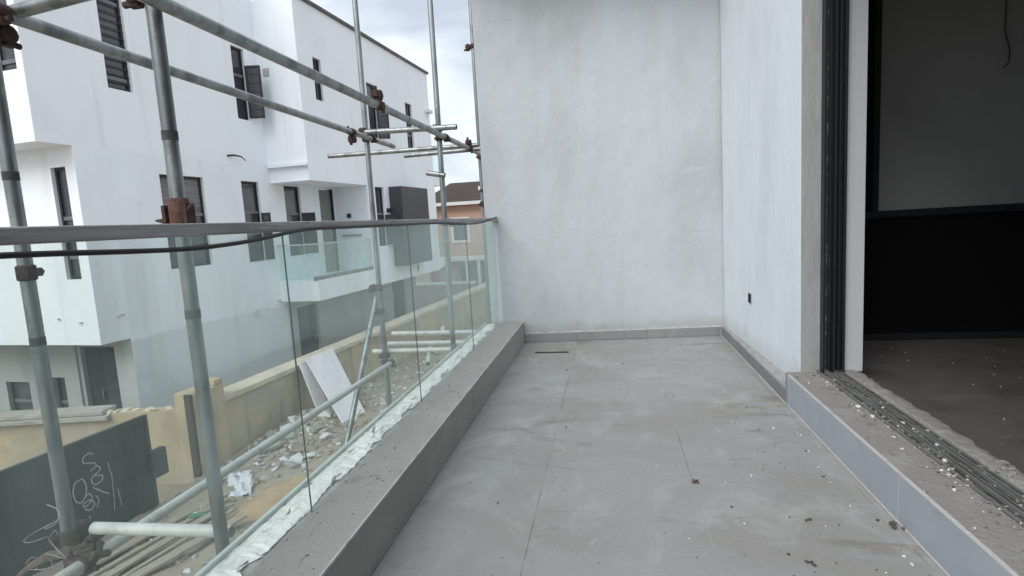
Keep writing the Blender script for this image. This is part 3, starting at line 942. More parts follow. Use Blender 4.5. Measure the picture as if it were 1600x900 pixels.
def window(fn, h, depth=.12, rails=(.5,), open_sash=None, blind=False, mull=(), bars=False):
    a_, b_, c_, d_ = h
    g = MB()
    w_ = .045

    def fb(u0, u1, v0, v1, z0, z1):
        g.hexa([fn(u0, v0, z0), fn(u1, v0, z0), fn(u1, v1, z0), fn(u0, v1, z0), fn(u0, v0, z1), fn(u1, v0, z1), fn(u1, v1, z1), fn(u0, v1, z1)])
    e = .004
    fb(a_ + e, a_ + w_, c_ + e, d_ - e, depth - .06, depth)
    fb(b_ - w_, b_ - e, c_ + e, d_ - e, depth - .06, depth)
    fb(a_ + w_, b_ - w_, c_ + e, c_ + w_, depth - .06, depth)
    fb(a_ + w_, b_ - w_, d_ - w_, d_ - e, depth - .06, depth)
    f = g.build('window', WINF, hs)
    zs = [c_ + w_] + [c_ + (d_ - c_) * r for r in rails] + [d_ - w_]
    for r in rails:
        g = MB()
        zc = c_ + (d_ - c_) * r
        fb2 = (a_ + w_, b_ - w_, zc - .03, zc + .03)
        g.hexa([fn(fb2[0], fb2[2], depth - .055), fn(fb2[1], fb2[2], depth - .055), fn(fb2[1], fb2[3], depth - .055), fn(fb2[0], fb2[3], depth - .055), fn(fb2[0], fb2[2], depth - .005), fn(fb2[1], fb2[2], depth - .005), fn(fb2[1], fb2[3], depth - .005), fn(fb2[0], fb2[3], depth - .005)])
        g.build('mid_rail', WINB, f)
    for r in mull:
        g = MB()
        uc = a_ + (b_ - a_) * r
        g.hexa([fn(uc - .025, c_ + w_, depth - .05), fn(uc + .025, c_ + w_, depth - .05), fn(uc + .025, d_ - w_, depth - .05), fn(uc - .025, d_ - w_, depth - .05), fn(uc - .025, c_ + w_, depth), fn(uc + .025, c_ + w_, depth), fn(uc + .025, d_ - w_, depth), fn(uc - .025, d_ - w_, depth)])
        g.build('mullion', WINF, f)
    for k, (p, q) in enumerate(zip(zs, zs[1:])):
        g = MB()
        p2, q2 = p + (.03 if k else 0), q - (.03 if k < len(zs) - 2 else 0)
        g.hexa([fn(a_ + w_, p2, depth - .03), fn(b_ - w_, p2, depth - .03), fn(b_ - w_, q2, depth - .03), fn(a_ + w_, q2, depth - .03), fn(a_ + w_, p2, depth - .022), fn(b_ - w_, p2, depth - .022), fn(b_ - w_, q2, depth - .022), fn(a_ + w_, q2, depth - .022)])
        g.build('pane', WINB if (blind and k == len(zs) - 2) else WING, f)
    # burglar bars
    g = MB()
    nb = max(3, int((d_ - c_) / .13)) if bars else 0
    for k in range(1, nb):
        zc = c_ + (d_ - c_) * k / nb
        g.hexa([fn(a_ + .01, zc - .008, depth - .075), fn(b_ - .01, zc - .008, depth - .075), fn(b_ - .01, zc + .008, depth - .075), fn(a_ + .01, zc + .008, depth - .075), fn(a_ + .01, zc - .008, depth - .062), fn(b_ - .01, zc - .008, depth - .062), fn(b_ - .01, zc + .008, depth - .062), fn(a_ + .01, zc + .008, depth - .062)])
    if bars:
        g.build('guard_bars', WINF, f)['kind'] = 'stuff'
    if open_sash:
        hinge, ang, v0, v1, wd = open_sash
        hinge -= .03
        g = MB()
        gp = MB()
        du, dd = cos(ang), -sin(ang)

        def P(k, v, th):
            return fn(hinge + du * k * 1.0 - dd * th, v, dd * k + du * th - .01)
        for (k0, k1, q0, q1) in ((0, .045, v0, v1), (wd - .045, wd, v0, v1), (.045, wd - .045, v0, v0 + .045), (.045, wd - .045, v1 - .045, v1)):
            g.hexa([P(k0, q0, 0), P(k1, q0, 0), P(k1, q1, 0), P(k0, q1, 0), P(k0, q0, .04), P(k1, q0, .04), P(k1, q1, .04), P(k0, q1, .04)])
        for k in range(1, 6):
            zc = v0 + (v1 - v0) * k / 6
            g.hexa([P(.045, zc - .008, .01), P(wd - .045, zc - .008, .01), P(wd - .045, zc + .008, .01), P(.045, zc + .008, .01), P(.045, zc - .008, .03), P(wd - .045, zc - .008, .03), P(wd - .045, zc + .008, .03), P(.045, zc + .008, .03)])
        so = g.build('open_sash', WINF, f)
        gp.hexa([P(.045, v0 + .045, .016), P(wd - .045, v0 + .045, .016), P(wd - .045, v1 - .045, .016), P(.045, v1 - .045, .016), P(.045, v0 + .045, .024), P(wd - .045, v0 + .045, .024), P(wd - .045, v1 - .045, .024), P(.045, v1 - .045, .024)])
        gp.build('pane', WING, f)
    return f


fB = lambda u, v, d: W(u, CB - d, v)
fA = lambda u, v, d: W(u, CA - d, v)
fE1 = lambda u, v, d: W(7.05 + d, u, v)
fE2 = lambda u, v, d: W(6.51 + d, u, v)
TB = CB - 9.0
HB = 7.6
HA = 6.50
# second floor, set-back part
H_b2 = [(7.83, 8.31, 3.76, 5.72), (10.90, 11.30, 3.73, 5.32)]
H_b1 = [(8.62, 9.66, .55, 2.35), (10.75, 11.32, .50, 2.34), (12.22, 12.86, .53, 2.30), (13.70, 14.32, -.06, 2.29)]
H_g = [(12.24, 13.14, GZ + .05, -.80), (17.55, 18.53, GZ + .05, -.78)]
g = MB()
panel(g, fB, 6.51, 11.72, 2.70, HB, H_b2, .14)
g.quad(W(6.51, CB, 2.70), W(11.72, CB, 2.70), W(11.72, TB, 2.70), W(6.51, TB, 2.70))
g.quad(W(6.51, CB, HB), W(11.72, CB, HB), W(11.72, TB, HB), W(6.51, TB, HB))
g.quad(W(11.72, CB, HA), W(11.72, TB, HA), W(11.72, TB, HB), W(11.72, CB, HB))
g.quad(W(11.72, CB, HA), W(19.4, CB, HA), W(19.4, TB, HA), W(11.72, TB, HA))
g.build('upper_wall', W_FAC2, hs)
g = MB()
panel(g, fE2, TB, CB, 2.70, HB, [(-9.62, -9.20, 3.77, 5.6)], .14)
g.build('upper_wall', W_FAC2, hs)
g = MB()
panel(g, fB, 7.05, 14.40, -.57, 2.70, H_b1, .14)
panel(g, fE1, TB, CB, -.57, 2.70, [(-9.59, -9.27, .545, 2.385)], .14)
g.quad(W(7.05, CB, -.57), W(7.59, CB, -.57), W(7.59, TB, -.57), W(7.05, TB, -.57))
g.quad(W(14.40, CB, -.57), W(19.4, CB, -.57), W(19.4, CB, 2.7), W(14.4, CB, 2.7))
g.build('middle_wall', W_FAC, hs)
g = MB()
panel(g, fB, 7.59, 11.9, GZ, -.57, [], .14)
g.build('lower_wall', W_FAC, hs)
g = MB()
panel(g, fB, 11.9, 19.5, GZ, -.57, H_g, .14)
g.build('lower_wall', REND, hs)
# entrance recess under the near end
g = MB()
TP = CB - .42
g.quad(W(7.59, CB, GZ), W(7.59, TP, GZ), W(7.59, TP, -.57), W(7.59, CB, -.57))
g.quad(W(7.59, TP, GZ), W(7.92, TP, GZ), W(7.92, TP, -.57), W(7.59, TP, -.57))
fP = lambda u, v, d: W(7.90 + d, u, v)
H_p = [(-12.78, -12.15, -2.35, -1.52), (-11.52, -11.20, -2.45, -1.41), (-10.70, -9.82, GZ + .02, -.80)]
panel(g, fP, TB, TP, GZ, -.57, H_p, .16)
g.quad(W(7.59, CB, -.571), W(7.9, CB, -.571), W(7.9, TB, -.571), W(7.59, TB, -.571))
g.build('entrance_recess', REND, hs)
for h in H_p[:2]:
    window(fP, h, .13)
boxo('porch_rib', (0, 0, 0), (1, 1, 1), REND, hs, fn=lambda x, y, z: W(7.86 + x * .04, -11.0 + y * .22, GZ + z * 2.22))
dr_ = boxo('door', (0, 0, 0), (1, 1, 1), WINF, hs, fn=lambda x, y, z: W(7.98 + x * .05, -10.69 + y * .86, GZ + .03 + z * 1.96))
boxo('panel', (0, 0, 0), (1, 1, 1), CLAD, dr_, .005, fn=lambda x, y, z: W(7.965 + x * .0148, -10.25 + y * .34, GZ + .1 + z * 1.78))
boxo('handle', (0, 0, 0), (1, 1, 1), GALV, dr_, fn=lambda x, y, z: W(7.945 + x * .034, -10.36 + y * .03, -1.85 + z * .2))
for (a_, b_, c_, d_) in H_g:
    dd = boxo('door', (0, 0, 0), (1, 1, 1), WINF, hs, fn=lambda x, y, z: W(a_ + .02 + x * (b_ - a_ - .04), CB - .13 + y * .05, c_ + z * (d_ - c_ - .02)))
    boxo('handle', (0, 0, 0), (1, 1, 1), GALV, dd, fn=lambda x, y, z: W(b_ - .14 + x * .04, CB - .08 + y * .04, c_ + .95 + z * .16))
# windows of the set-back front
window(fB, H_b2[0], rails=(.10, .76), bars=True)
window(fB, H_b2[1], rails=(.62,), open_sash=(11.29, radians(72), 3.78, 4.95, .34))
window(fB, H_b1[0], rails=(.58,), blind=True, mull=(.5,))
window(fB, H_b1[1], rails=(.62,), open_sash=(11.31, radians(58), .52, 1.62, .20))
window(fB, H_b1[2], rails=(.60,), open_sash=(12.85, radians(50), .55, 1.62, .34))
window(fE2, (-9.62, -9.20, 3.77, 5.6), rails=(.08, .7))
window(fE1, (-9.59, -9.27, .545, 2.385), rails=(.2, .55))
# balcony door and frame
d2 = boxo('door', (0, 0, 0), (1, 1, 1), DOORG, hs, fn=lambda x, y, z: W(13.72 + x * .58, CB - .10 + y * .05, -.05 + z * 2.32))
boxo('frame', (0, 0, 0), (1, 1, 1), WINF, d2, fn=lambda x, y, z: W(14.305 + x * .045, CB - .13 + y * .15, -.05 + z * 2.33))
# forward block
H_a2 = [(12.33, 12.67, 4.29, 5.29), (14.88, 15.42, 3.72, 5.26), (17.38, 17.88, 3.68, 5.16)]
H_a1 = [(14.86, 15.38, .58, 2.31), (17.95, 18.25, .62, 1.75)]
HA = 6.50
g = MB()
panel(g, fA, 11.72, 19.40, 2.33, HA, H_a2, .14)
panel(g, lambda u, v, d: W(11.72 + d, u, v), CB, CA, 2.70, HA, [], .1)
g.quad(W(19.4, CA, -.55), W(19.4, CB - 1, -.55), W(19.4, CB - 1, HA), W(19.4, CA, HA))
g.quad(W(11.78, CB, 2.33), W(11.78, CA, 2.33), W(11.78, CA, 2.70), W(11.78, CB, 2.70))
g.quad(W(11.72, CB, 2.33), W(14.42, CB, 2.33), W(14.42, CA, 2.33), W(11.72, CA, 2.33))
g.quad(W(11.72, CB, HA), W(19.4, CB, HA), W(19.4, CA, HA), W(11.72, CA, HA))
g.build('forward_wall', W_FAC2, hs)
boxo('lip', (0, 0, 0), (1, 1, 1), W_FAC2, hs, fn=lambda x, y, z: W(11.66 + x * .062, CB + .02 + y * (CA - CB - .01), 2.68 + z * .07))
g = MB()
panel(g, fA, 14.42, 19.40, -.55, 2.33, H_a1, .14)
g.quad(W(14.42, CA, -.55), W(14.42, CB, -.55), W(14.42, CB, 2.33), W(14.42, CA, 2.33))
g.quad(W(14.42, CA, -.551), W(19.4, CA, -.551), W(19.4, CB - .01, -.551), W(14.42, CB - .01, -.551))
g.build('forward_wall', W_FAC2, hs)
boxo('balcony_slab', (0, 0, 0), (1, 1, 1), W_FAC2, hs, fn=lambda x, y, z: W(11.66 + x * 2.755, CB + .003 + y * (CA - CB - .001), -.555 + z * .495))
boxo('roof_coping', (0, 0, 0), (1, 1, 1), ROOFCOP, hs, fn=lambda x, y, z: W(11.66 + x * 7.80, CA - .25 + y * .31, HA + .002 + z * .075))
window(fA, H_a2[0], rails=(.45,), mull=(.5,))
window(fA, H_a2[1], rails=(.60,), open_sash=(15.40, radians(48), 3.74, 4.72, .34))
window(fA, H_a2[2], rails=(.30,), mull=(.5,))
window(fA, H_a1[0], rails=(.55,), open_sash=(15.36, radians(58), .60, 1.5, .35))
window(fA, H_a1[1], rails=(.5,))
# small balcony: glass balustrade with rail
bs_ = boxo('balustrade_glass', (0, 0, 0), (1, 1, 1), GLASSF, hs, fn=lambda x, y, z: W(11.72 + x * 2.70, CA - .055 + y * .012, -.03 + z * .83))
boxo('rail', (0, 0, 0), (1, 1, 1), PVC, bs_, fn=lambda x, y, z: W(11.71 + x * 2.71, CA - .065 + y * .032, .80 + z * .03))
boxo('base_channel', (0, 0, 0), (1, 1, 1), GALV, bs_, fn=lambda x, y, z: W(11.62 + x * 2.80, CA - .085 + y * .07, -.058 + z * .09))
bs_ = boxo('balustrade_glass', (0, 0, 0), (1, 1, 1), GLASSF, hs, fn=lambda x, y, z: W(11.70 + x * .012, CB + .04 + y * (CA - CB - .10), -.03 + z * .83))
boxo('rail', (0, 0, 0), (1, 1, 1), PVC, bs_, fn=lambda x, y, z: W(11.69 + x * .03, CB + .03 + y * (CA - CB - .10), .80 + z * .03))
# wall lamp on the balcony return, and its shelf bracket
lp = boxo('wall_lamp', (0, 0, 0), (1, 1, 1), WINF, hs, fn=lambda x, y, z: W(14.34 + x * .078, CB + .42 + y * .09, 1.45 + z * .12))
boxo('bracket', (0, 0, 0), (1, 1, 1), DOORG, hs, fn=lambda x, y, z: W(14.36 + x * .058, CB + .2 + y * .6, .92 + z * .05))
# charcoal projecting box
cb_ = boxo('window_box', (0, 0, 0), (1, 1, 1), CLAD, hs, fn=lambda x, y, z: W(15.72 + x * 1.98, CA + .001 + y * .42, -.08 + z * 2.42))
for k in range(6):
    boxo('louvre', (0, 0, 0), (1, 1, 1), WINF, hs, fn=lambda x, y, z: W(15.46 + x * .255, CA + .012 + y * .03, .62 + k * .19 + z * .12))
    boxo('louvre', (0, 0, 0), (1, 1, 1), WINF, hs, fn=lambda x, y, z: W(17.702 + x * .22, CA + .012 + y * .03, .62 + k * .19 + z * .12))
boxo('drain_slot', (0, 0, 0), (1, 1, 1), BLACKP, hs, fn=lambda x, y, z: W(17.36 + x * .07, CA + .002 + y * .02, -.40 + z * .21))
# vent, wire stub, corner lamp, plaster scars
boxo('vent', (0, 0, 0), (1, 1, 1), REND, hs, fn=lambda x, y, z: W(11.70 + x * .019, -8.91 + y * .16, 4.80 + z * .17))
g = MB()
g.tube([W(10.42, CB - .02, 2.86), W(10.50, CB + .10, 2.87), W(10.66, CB + .16, 2.85), W(10.78, CB + .17, 2.77)], [.022, .02, .016, .008], 8)
g.build('wire_stub', RUBBER, hs, smooth=True)
boxo('corner_lamp', (0, 0, 0), (1, 1, 1), WHITET, hs, fn=lambda x, y, z: W(19.0 + x * .35, CA + .002 + y * .16, 5.10 + z * .10))
for (s_, z_) in ((7.42, -.15), (7.50, -.13), (11.6, -.52), (11.75, -.50)):
    g = MB()
    g.rock(W(s_, CB + .004, z_), .05, rnd, .6)
    g.build('plaster_scar', REND, hs)
for (t_, z_) in ((-9.42, -.18), (-9.9, -.12)):
    g = MB()
    g.rock(W(7.05, t_, z_), .045, rnd, .6)
    g.build('plaster_scar', REND, hs)
# far-end balconies
for z_ in (-.55, 2.62):
    boxo('balcony_slab', (0, 0, 0), (1, 1, 1), W_FAC2, hs, fn=lambda x, y, z: W(19.403 + x * 1.5, CA - 1.6 + y * 1.3, z_ + z * .38))
    bs_ = boxo('balustrade_glass', (0, 0, 0), (1, 1, 1), GLASSF, hs, fn=lambda x, y, z: W(19.41 + x * 1.48, CA - .36 + y * .012, z_ + .385 + z * .8))
    boxo('rail', (0, 0, 0), (1, 1, 1), PVC, bs_, fn=lambda x, y, z: W(19.41 + x * 1.48, CA - .37 + y * .03, z_ + 1.187 + z * .03))

# ================================================================== BOUNDARY WALLS, GATE
TW = -7.2
bwl = thing('boundary_wall', W(14, TW, GZ), 'long cream boundary wall with pale coping running along the yard', 'wall')
boxo('wall_body', (0, 0, 0), (1, 1, 1), CREAM, bwl, fn=lambda x, y, z: W(7.50 + x * 17.5, TW - .23 + y * .23, GZ - .05 + z * 1.20))
ss = 7.505
k = 0
while ss < 24.9:
    ln = min(2.4, 24.95 - ss)
    boxo('coping_stone', (0, 0, 0), (1, 1, 1), COPING, bwl, .012, fn=lambda x, y, z: W(ss + x * (ln - .006), TW - .29 + y * .35, GZ + 1.152 + z * (.128 - .03 * (y if z else 0))))
    ss += ln
pr = thing('gate_pier', W(7.15, TW, GZ), 'cream rendered gate pier at the near end of the long boundary wall', 'pier')
boxo('pier_body', (0, 0, 0), (1, 1, 1), CREAM, pr, .015, fn=lambda x, y, z: W(6.86 + x * .632, TW - .30 + y * .38, GZ - .05 + z * 1.54))
boxo('pier_block', (0, 0, 0), (1, 1, 1), CREAM, pr, .015, fn=lambda x, y, z: W(7.30 + x * .19, TW - .26 + y * .34, GZ + 1.492 + z * .09))
po = boxo('steel_post', (0, 0, 0), (1, 1, 1), DSTEEL, pr, .006, fn=lambda x, y, z: W(6.80 + x * .055, TW - .05 + y * .12, GZ - .05 + z * 1.54))
for z_ in (-1.62, -2.5):
    g = MB()
    g.tube([W(6.80, TW + .08, z_ - .05), W(6.80, TW + .08, z_ + .05)], .026, 10)
    g.build('hinge', DSTEEL, pr, smooth=True)

cw = thing('cross_wall', (-8.2, 7.3, GZ), 'lower cream wall with chipped grey coping behind the dark gate sheet', 'wall')
c0, c1 = Vector((-6.80, 7.62)), Vector((-12.5, 6.62))
cdv = (c1 - c0).normalized()
cnv = Vector((-cdv.y, cdv.x))


def CWp(u, v, z):
    p = c0 + cdv * u + cnv * v
    return (p.x, p.y, z)


boxo('wall_body', (0, 0, 0), (1, 1, 1), CREAM, cw, fn=lambda x, y, z: CWp(x * 5.7, -.11 + y * .22, GZ - .05 + z * 1.27))
boxo('coping_stone', (0, 0, 0), (1, 1, 1), COPG, cw, .012, fn=lambda x, y, z: CWp(1.22 + x * 4.4, -.16 + y * .33, GZ + 1.222 + z * .07))
boxo('coping_stone', (0, 0, 0), (1, 1, 1), COPG, cw, .012, fn=lambda x, y, z: CWp(1.14 + x * 4.5, -.19 + y * .39, GZ + 1.14 + z * .075))
g = MB()
rw = random.Random(8)
u = 0.02
while u < 1.2:
    w_ = rw.uniform(.05, .14)
    g.rock(CWp(u, rw.uniform(-.05, .05), GZ + 1.222), w_ * .85, rw, .5)
    u += w_
g.build('broken_edge', COPING, cw)

gt = thing('gate_leaf', W(5.0, TW, GZ), 'dark ribbed metal gate leaf with chalk scribbles beside the cream pier', 'gate')
g = MB()
s0, s1, rib = 2.6, 6.08, .085
n_ = int((s1 - s0) / rib)
prof = []
for k in range(n_):
    a_ = s0 + k * rib
    prof += [(a_, 0), (a_ + rib * .62, 0), (a_ + rib * .72, .005), (a_ + rib * .92, .005)]
prof.append((s1, 0))
for p, q in zip(prof, prof[1:]):
    g.quad(W(p[0], TW + p[1], GZ + .03), W(q[0], TW + q[1], GZ + .03), W(q[0], TW + q[1], GZ + 1.43), W(p[0], TW + p[1], GZ + 1.43))
for q in (prof,):
    g.quad(W(s0, TW - .01, GZ + .03), W(s1, TW - .01, GZ + .03), W(s1, TW - .01, GZ + 1.43), W(s0, TW - .01, GZ + 1.43))
g.build('sheet', GATE, gt)
for (a_, b_, c_, d_) in ((2.6, 6.09, 1.395, 1.442), (2.6, 6.09, .02, .07), (6.04, 6.09, .07, 1.395)):
    boxo('frame_bar', (0, 0, 0), (1, 1, 1), GATE, gt, .004, fn=lambda x, y, z: W(a_ + x * (b_ - a_), TW - .035 + y * .058, GZ + c_ + z * (d_ - c_)))
boxo('lock_box', (0, 0, 0), (1, 1, 1), GATE, gt, .006, fn=lambda x, y, z: W(6.03 + x * .25, TW - .03 + y * .10, GZ + .49 + z * .40))


def chalk(pts, w_=.017):
    """loose chalk stroke on the gate (s, z pairs)"""
    g = MB()
    pp = [Vector(p) for p in pts]
    sm = []
    for k in range(len(pp) - 1):
        for j in range(6):
            t_ = j / 6
            p0, p1, p2, p3 = pp[max(k - 1, 0)], pp[k], pp[k + 1], pp[min(k + 2, len(pp) - 1)]
            sm.append(.5 * ((2 * p1) + (p2 - p0) * t_ + (2 * p0 - 5 * p1 + 4 * p2 - p3) * t_ ** 2 + (3 * p1 - p0 - 3 * p2 + p3) * t_ ** 3))
    sm.append(pp[-1])
    for a_, b_ in zip(sm, sm[1:]):
        d = (b_ - a_)
        if d.length < 1e-6:
            continue
        n2 = Vector((-d.y, d.x)).normalized() * w_ * .5
        g.quad(*[W(q.x, TW + .0185, q.y) for q in (a_ - n2, b_ - n2, b_ + n2, a_ + n2)])
    g.build('chalk_mark', CHALK, gt)


chalk([(5.27, -1.60), (5.22, -1.565), (5.14, -1.59), (5.13, -1.66), (5.20, -1.69), (5.27, -1.72), (5.29, -1.78)])
chalk([(5.20, -1.80), (5.29, -1.77), (5.33, -1.83), (5.25, -1.88), (5.34, -1.92), (5.32, -1.99), (5.22, -1.99), (5.20, -1.90), (5.28, -1.86)])
chalk([(5.29, -2.10), (5.20, -2.02), (5.34, -2.16), (5.40, -2.20)], .014)
chalk([(5.09, -1.85), (5.00, -1.86), (4.955, -1.96), (4.97, -2.09), (5.04, -2.14), (5.10, -2.06), (5.12, -1.95), (5.09, -1.85)])
chalk([(5.08, -2.10), (5.14, -2.07), (5.17, -2.16), (5.08, -2.22), (5.05, -2.18), (5.14, -2.16), (5.19, -2.24), (5.12, -2.29), (5.06, -2.24)])
chalk([(5.22, -2.14), (5.25, -2.22), (5.21, -2.30)], .014)
chalk([(5.10, -2.36), (5.11, -2.40)], .014)
chalk([(5.44, -1.78), (5.45, -1.90), (5.47, -2.02)], .012)
chalk([(5.46, -2.02), (5.45, -2.3), (5.43, -2.46)], .010)
chalk([(5.52, -2.2), (5.54, -2.45)], .010)
chalk([(4.62, -2.36), (4.68, -2.31), (4.70, -2.40), (4.62, -2.44), (4.60, -2.38)], .012)
chalk([(4.32, -2.52), (4.40, -2.48), (4.46, -2.56), (4.41, -2.66)], .012)

# ================================================================== YARD DEBRIS
rd = random.Random(42)


def hmound(s, t):
    """height of the rubble bank along the wall"""
    a_ = math.exp(-((t + 6.6) / .8) ** 2) * math.exp(-((s - 8.9) / 2.1) ** 2) * .28
    b_ = .05 * sin(s * 2.3) * cos(t * 2.9) + .04 * sin(s * 5.1 + t * 3.7)
    c_ = math.exp(-((t + 5.0) / 1.1) ** 2) * math.exp(-((s - 12.5) / 2.5) ** 2) * .22
    return max(0.005, .06 + a_ + b_ * .7 + c_)


g = MB()
NS, NT = 90, 34
for i in range(NS + 1):
    for j in range(NT + 1):
        s_, t_ = 3.2 + i * .17, TW + .02 + j * .13
        e_ = min(1, (NT - j) / 8) * min(1, i / 6) * min(1, (NS - i) / 6)
        h_ = (hmound(s_, t_) + rd.uniform(-.02, .03)) * e_ - (1 - e_) * .02
        g.v.append(W(s_, t_, GZ + h_))
for i in range(NS):
    for j in range(NT):
        a_ = i * (NT + 1) + j
        g.f.append((a_, a_ + 1, a_ + NT + 2, a_ + NT + 1))
        g.mi.append(0)
tag(g.build('rubble_ground', SOIL, smooth=True), 'bank of dusty rubble and soil along the cream wall', 'rubble', kind='stuff')
# countless small pieces
for nm, m_, cnt, lo, hi, lab in (('small_rubble', RUB1, 900, .02, .07, 'scattered small grey rubble over the yard soil'), ('small_tan_rubble', RUB2, 500, .02, .07, 'scattered small tan clods over the yard soil'), ('plaster_bits', RUBW, 260, .02, .055, 'scattered white plaster bits over the yard soil')):
    g = MB()
    for _ in range(cnt):
        s_ = rd.choice((rd.gauss(8.6, 1.6), rd.uniform(4.6, 17)))
        t_ = min(TW + 4, TW + .08 + abs(rd.gauss(0, 1.0)))
        z_ = GZ + hmound(s_, t_) + .012
        (g.rock if rd.random() < .6 else g.shard)(W(s_, t_, z_), rd.uniform(lo, hi) * (1 if s_ < 10 else 1.3), rd)
    tag(g.build(nm, m_), lab, 'rubble', kind='stuff')
# larger pieces, one by one
base = []
for q in range(6):
    g = MB()
    if q < 4:
        g.rock((0, 0, 0), 1.0, rd, .9)
    else:
        g.shard((0, 0, .05), 1.0, rd)
    o = g.build('mesh_tmp', (RUB1, RUB2, RUB1, RUBW, RUBW, RUB1)[q])
    base.append(o.data)
    bpy.data.objects.remove(o)
LB = {0: 'lump of grey rubble lying on the yard soil by the cream wall', 1: 'tan clod of broken blockwork on the yard soil by the cream wall', 2: 'lump of grey rubble lying on the yard soil by the cream wall', 3: 'white lump of broken plaster on the yard soil by the cream wall', 4: 'white flake of broken plaster on the yard soil by the cream wall', 5: 'flat grey shard of broken board on the yard soil by the cream wall'}
NMQ = {0: 'rubble_chunk', 1: 'block_clod', 2: 'rubble_chunk', 3: 'plaster_lump', 4: 'plaster_flake', 5: 'board_shard'}
for _ in range(110):
    q = rd.randrange(6)
    s_, t_ = rd.gauss(8.3, 1.1), TW + .25 + abs(rd.gauss(.2, .75))
    if t_ > -5.0 or s_ < 6.7 or (s_ < 7.0 and t_ < -6.9):
        continue
    o = bpy.data.objects.new(NMQ[q], base[q])
    col.objects.link(o)
    sc2 = rd.uniform(.07, .17) * (1.25 if q > 3 else 1)
    o.location = W(s_, t_, GZ + hmound(s_, t_) + sc2 * .22)
    o.rotation_euler = (rd.uniform(-.4, .4), rd.uniform(-.4, .4), rd.uniform(0, 6.28))
    o.scale = (sc2, sc2 * rd.uniform(.7, 1.1), sc2 * rd.uniform(.6, 1))
    tag(o, LB[q], 'rubble', 'loose rubble on the yard soil')
# big boulder-like lump
g = MB()
p_ = W(7.78, -6.55, GZ + .28)
g.rock(p_, .34, random.Random(4), .75)
o = g.build('concrete_lump', RUB1, bevel=.03)
tag(o, 'biggest rounded concrete lump on the rubble left of the white boards', 'rubble')
# crumpled white sheet
g = MB()
rs = random.Random(9)
cn = [Vector((-6.02, 7.42, -2.58)), Vector((-5.62, 7.46, -2.60)), Vector((-5.34, 6.98, -2.70)), Vector((-5.62, 6.86, -2.70))]
N_ = 9
grid = []
for i in range(N_ + 1):
    for j in range(N_ + 1):
        u_, v_ = i / N_, j / N_
        p = (cn[0] * (1 - u_) + cn[1] * u_) * (1 - v_) + (cn[3] * (1 - u_) + cn[2] * u_) * v_
        g.v.append((p.x + rs.uniform(-.02, .02), p.y + rs.uniform(-.02, .02), p.z + rs.uniform(-.015, .03) + .05 * sin(i * 1.1) * sin(j * .9)))
for i in range(N_):
    for j in range(N_):
        a_ = i * (N_ + 1) + j
        g.f.append((a_, a_ + 1, a_ + N_ + 2, a_ + N_ + 1))
        g.mi.append(0)
o = g.build('crumpled_sheet', SHEET)
so = o.modifiers.new('solid', 'SOLIDIFY')
so.thickness = .006
tag(o, 'crumpled white sheet lying on the rubble below the scaffold', 'sheet')
# orange sand
g = MB()
for i in range(25):
    for j in range(13):
        u_, v_ = i / 24 * 2 - 1, j / 12 * 2 - 1
        h_ = max(0, 1 - u_ * u_ - v_ * v_) ** .7 * .22 + rd.uniform(-.008, .012)
        g.v.append((-4.86 + u_ * .42 + v_ * .20, 7.12 + u_ * .75 - v_ * .28, GZ + .02 + h_))
for i in range(24):
    for j in range(12):
        a_ = i * 13 + j
        g.f.append((a_, a_ + 1, a_ + 14, a_ + 13))
        g.mi.append(0)
tag(g.build('sand_heap', SAND, smooth=True), 'low heap of orange sand on the yard floor', 'sand', kind='stuff')
# timber planks
rw = random.Random(31)
for k, (ax, ay, bx, by, wd, lab) in enumerate(((-6.30, 4.9, -5.75, 6.9, .16, 'wide weathered plank nearest the dark gate leaf'), (-6.02, 4.8, -5.55, 6.75, .07, 'thin timber batten beside the widest plank on the yard floor'), (-5.80, 4.85, -5.42, 6.55, .12, 'weathered plank second from the orange sand'), (-5.58, 4.75, -5.22, 6.45, .06, 'narrow timber batten between two planks on the yard floor'), (-5.42, 4.9, -4.95, 6.3, .14, 'weathered plank closest to the orange sand heap'))):
    a_, b_ = Vector((ax, ay, GZ + .10 + k * .012)), Vector((bx, by, GZ + .13 + k * .01))
    d = (b_ - a_).normalized()
    sdv = Vector((-d.y, d.x, 0)) * wd * .5
    up = Vector((0, 0, .035))
    g = MB()
    g.hexa([a_ - sdv, b_ - sdv, b_ + sdv, a_ + sdv, a_ - sdv + up, b_ - sdv + up, b_ + sdv + up, a_ + sdv + up])
    tag(g.build('timber_plank', WOOD, bevel=.005), lab, 'plank', 'timber lying in the yard')
# green bottle
bt = thing('green_bottle', (-5.60, 6.28, GZ + .14), 'small green bottle lying on the yard floor near the planks', 'bottle')
g = MB()
g.tube([(-5.72, 6.22, GZ + .17), (-5.715, 6.223, GZ + .17), (-5.56, 6.30, GZ + .17), (-5.52, 6.32, GZ + .17), (-5.46, 6.35, GZ + .17)], [.03, .042, .042, .016, .014], 14)
g.build('body', GREENG, bt, smooth=True)
g = MB()
g.tube([(-5.462, 6.349, GZ + .17), (-5.44, 6.36, GZ + .17)], .0175, 12)
g.build('cap', CHIPW, bt, smooth=True)
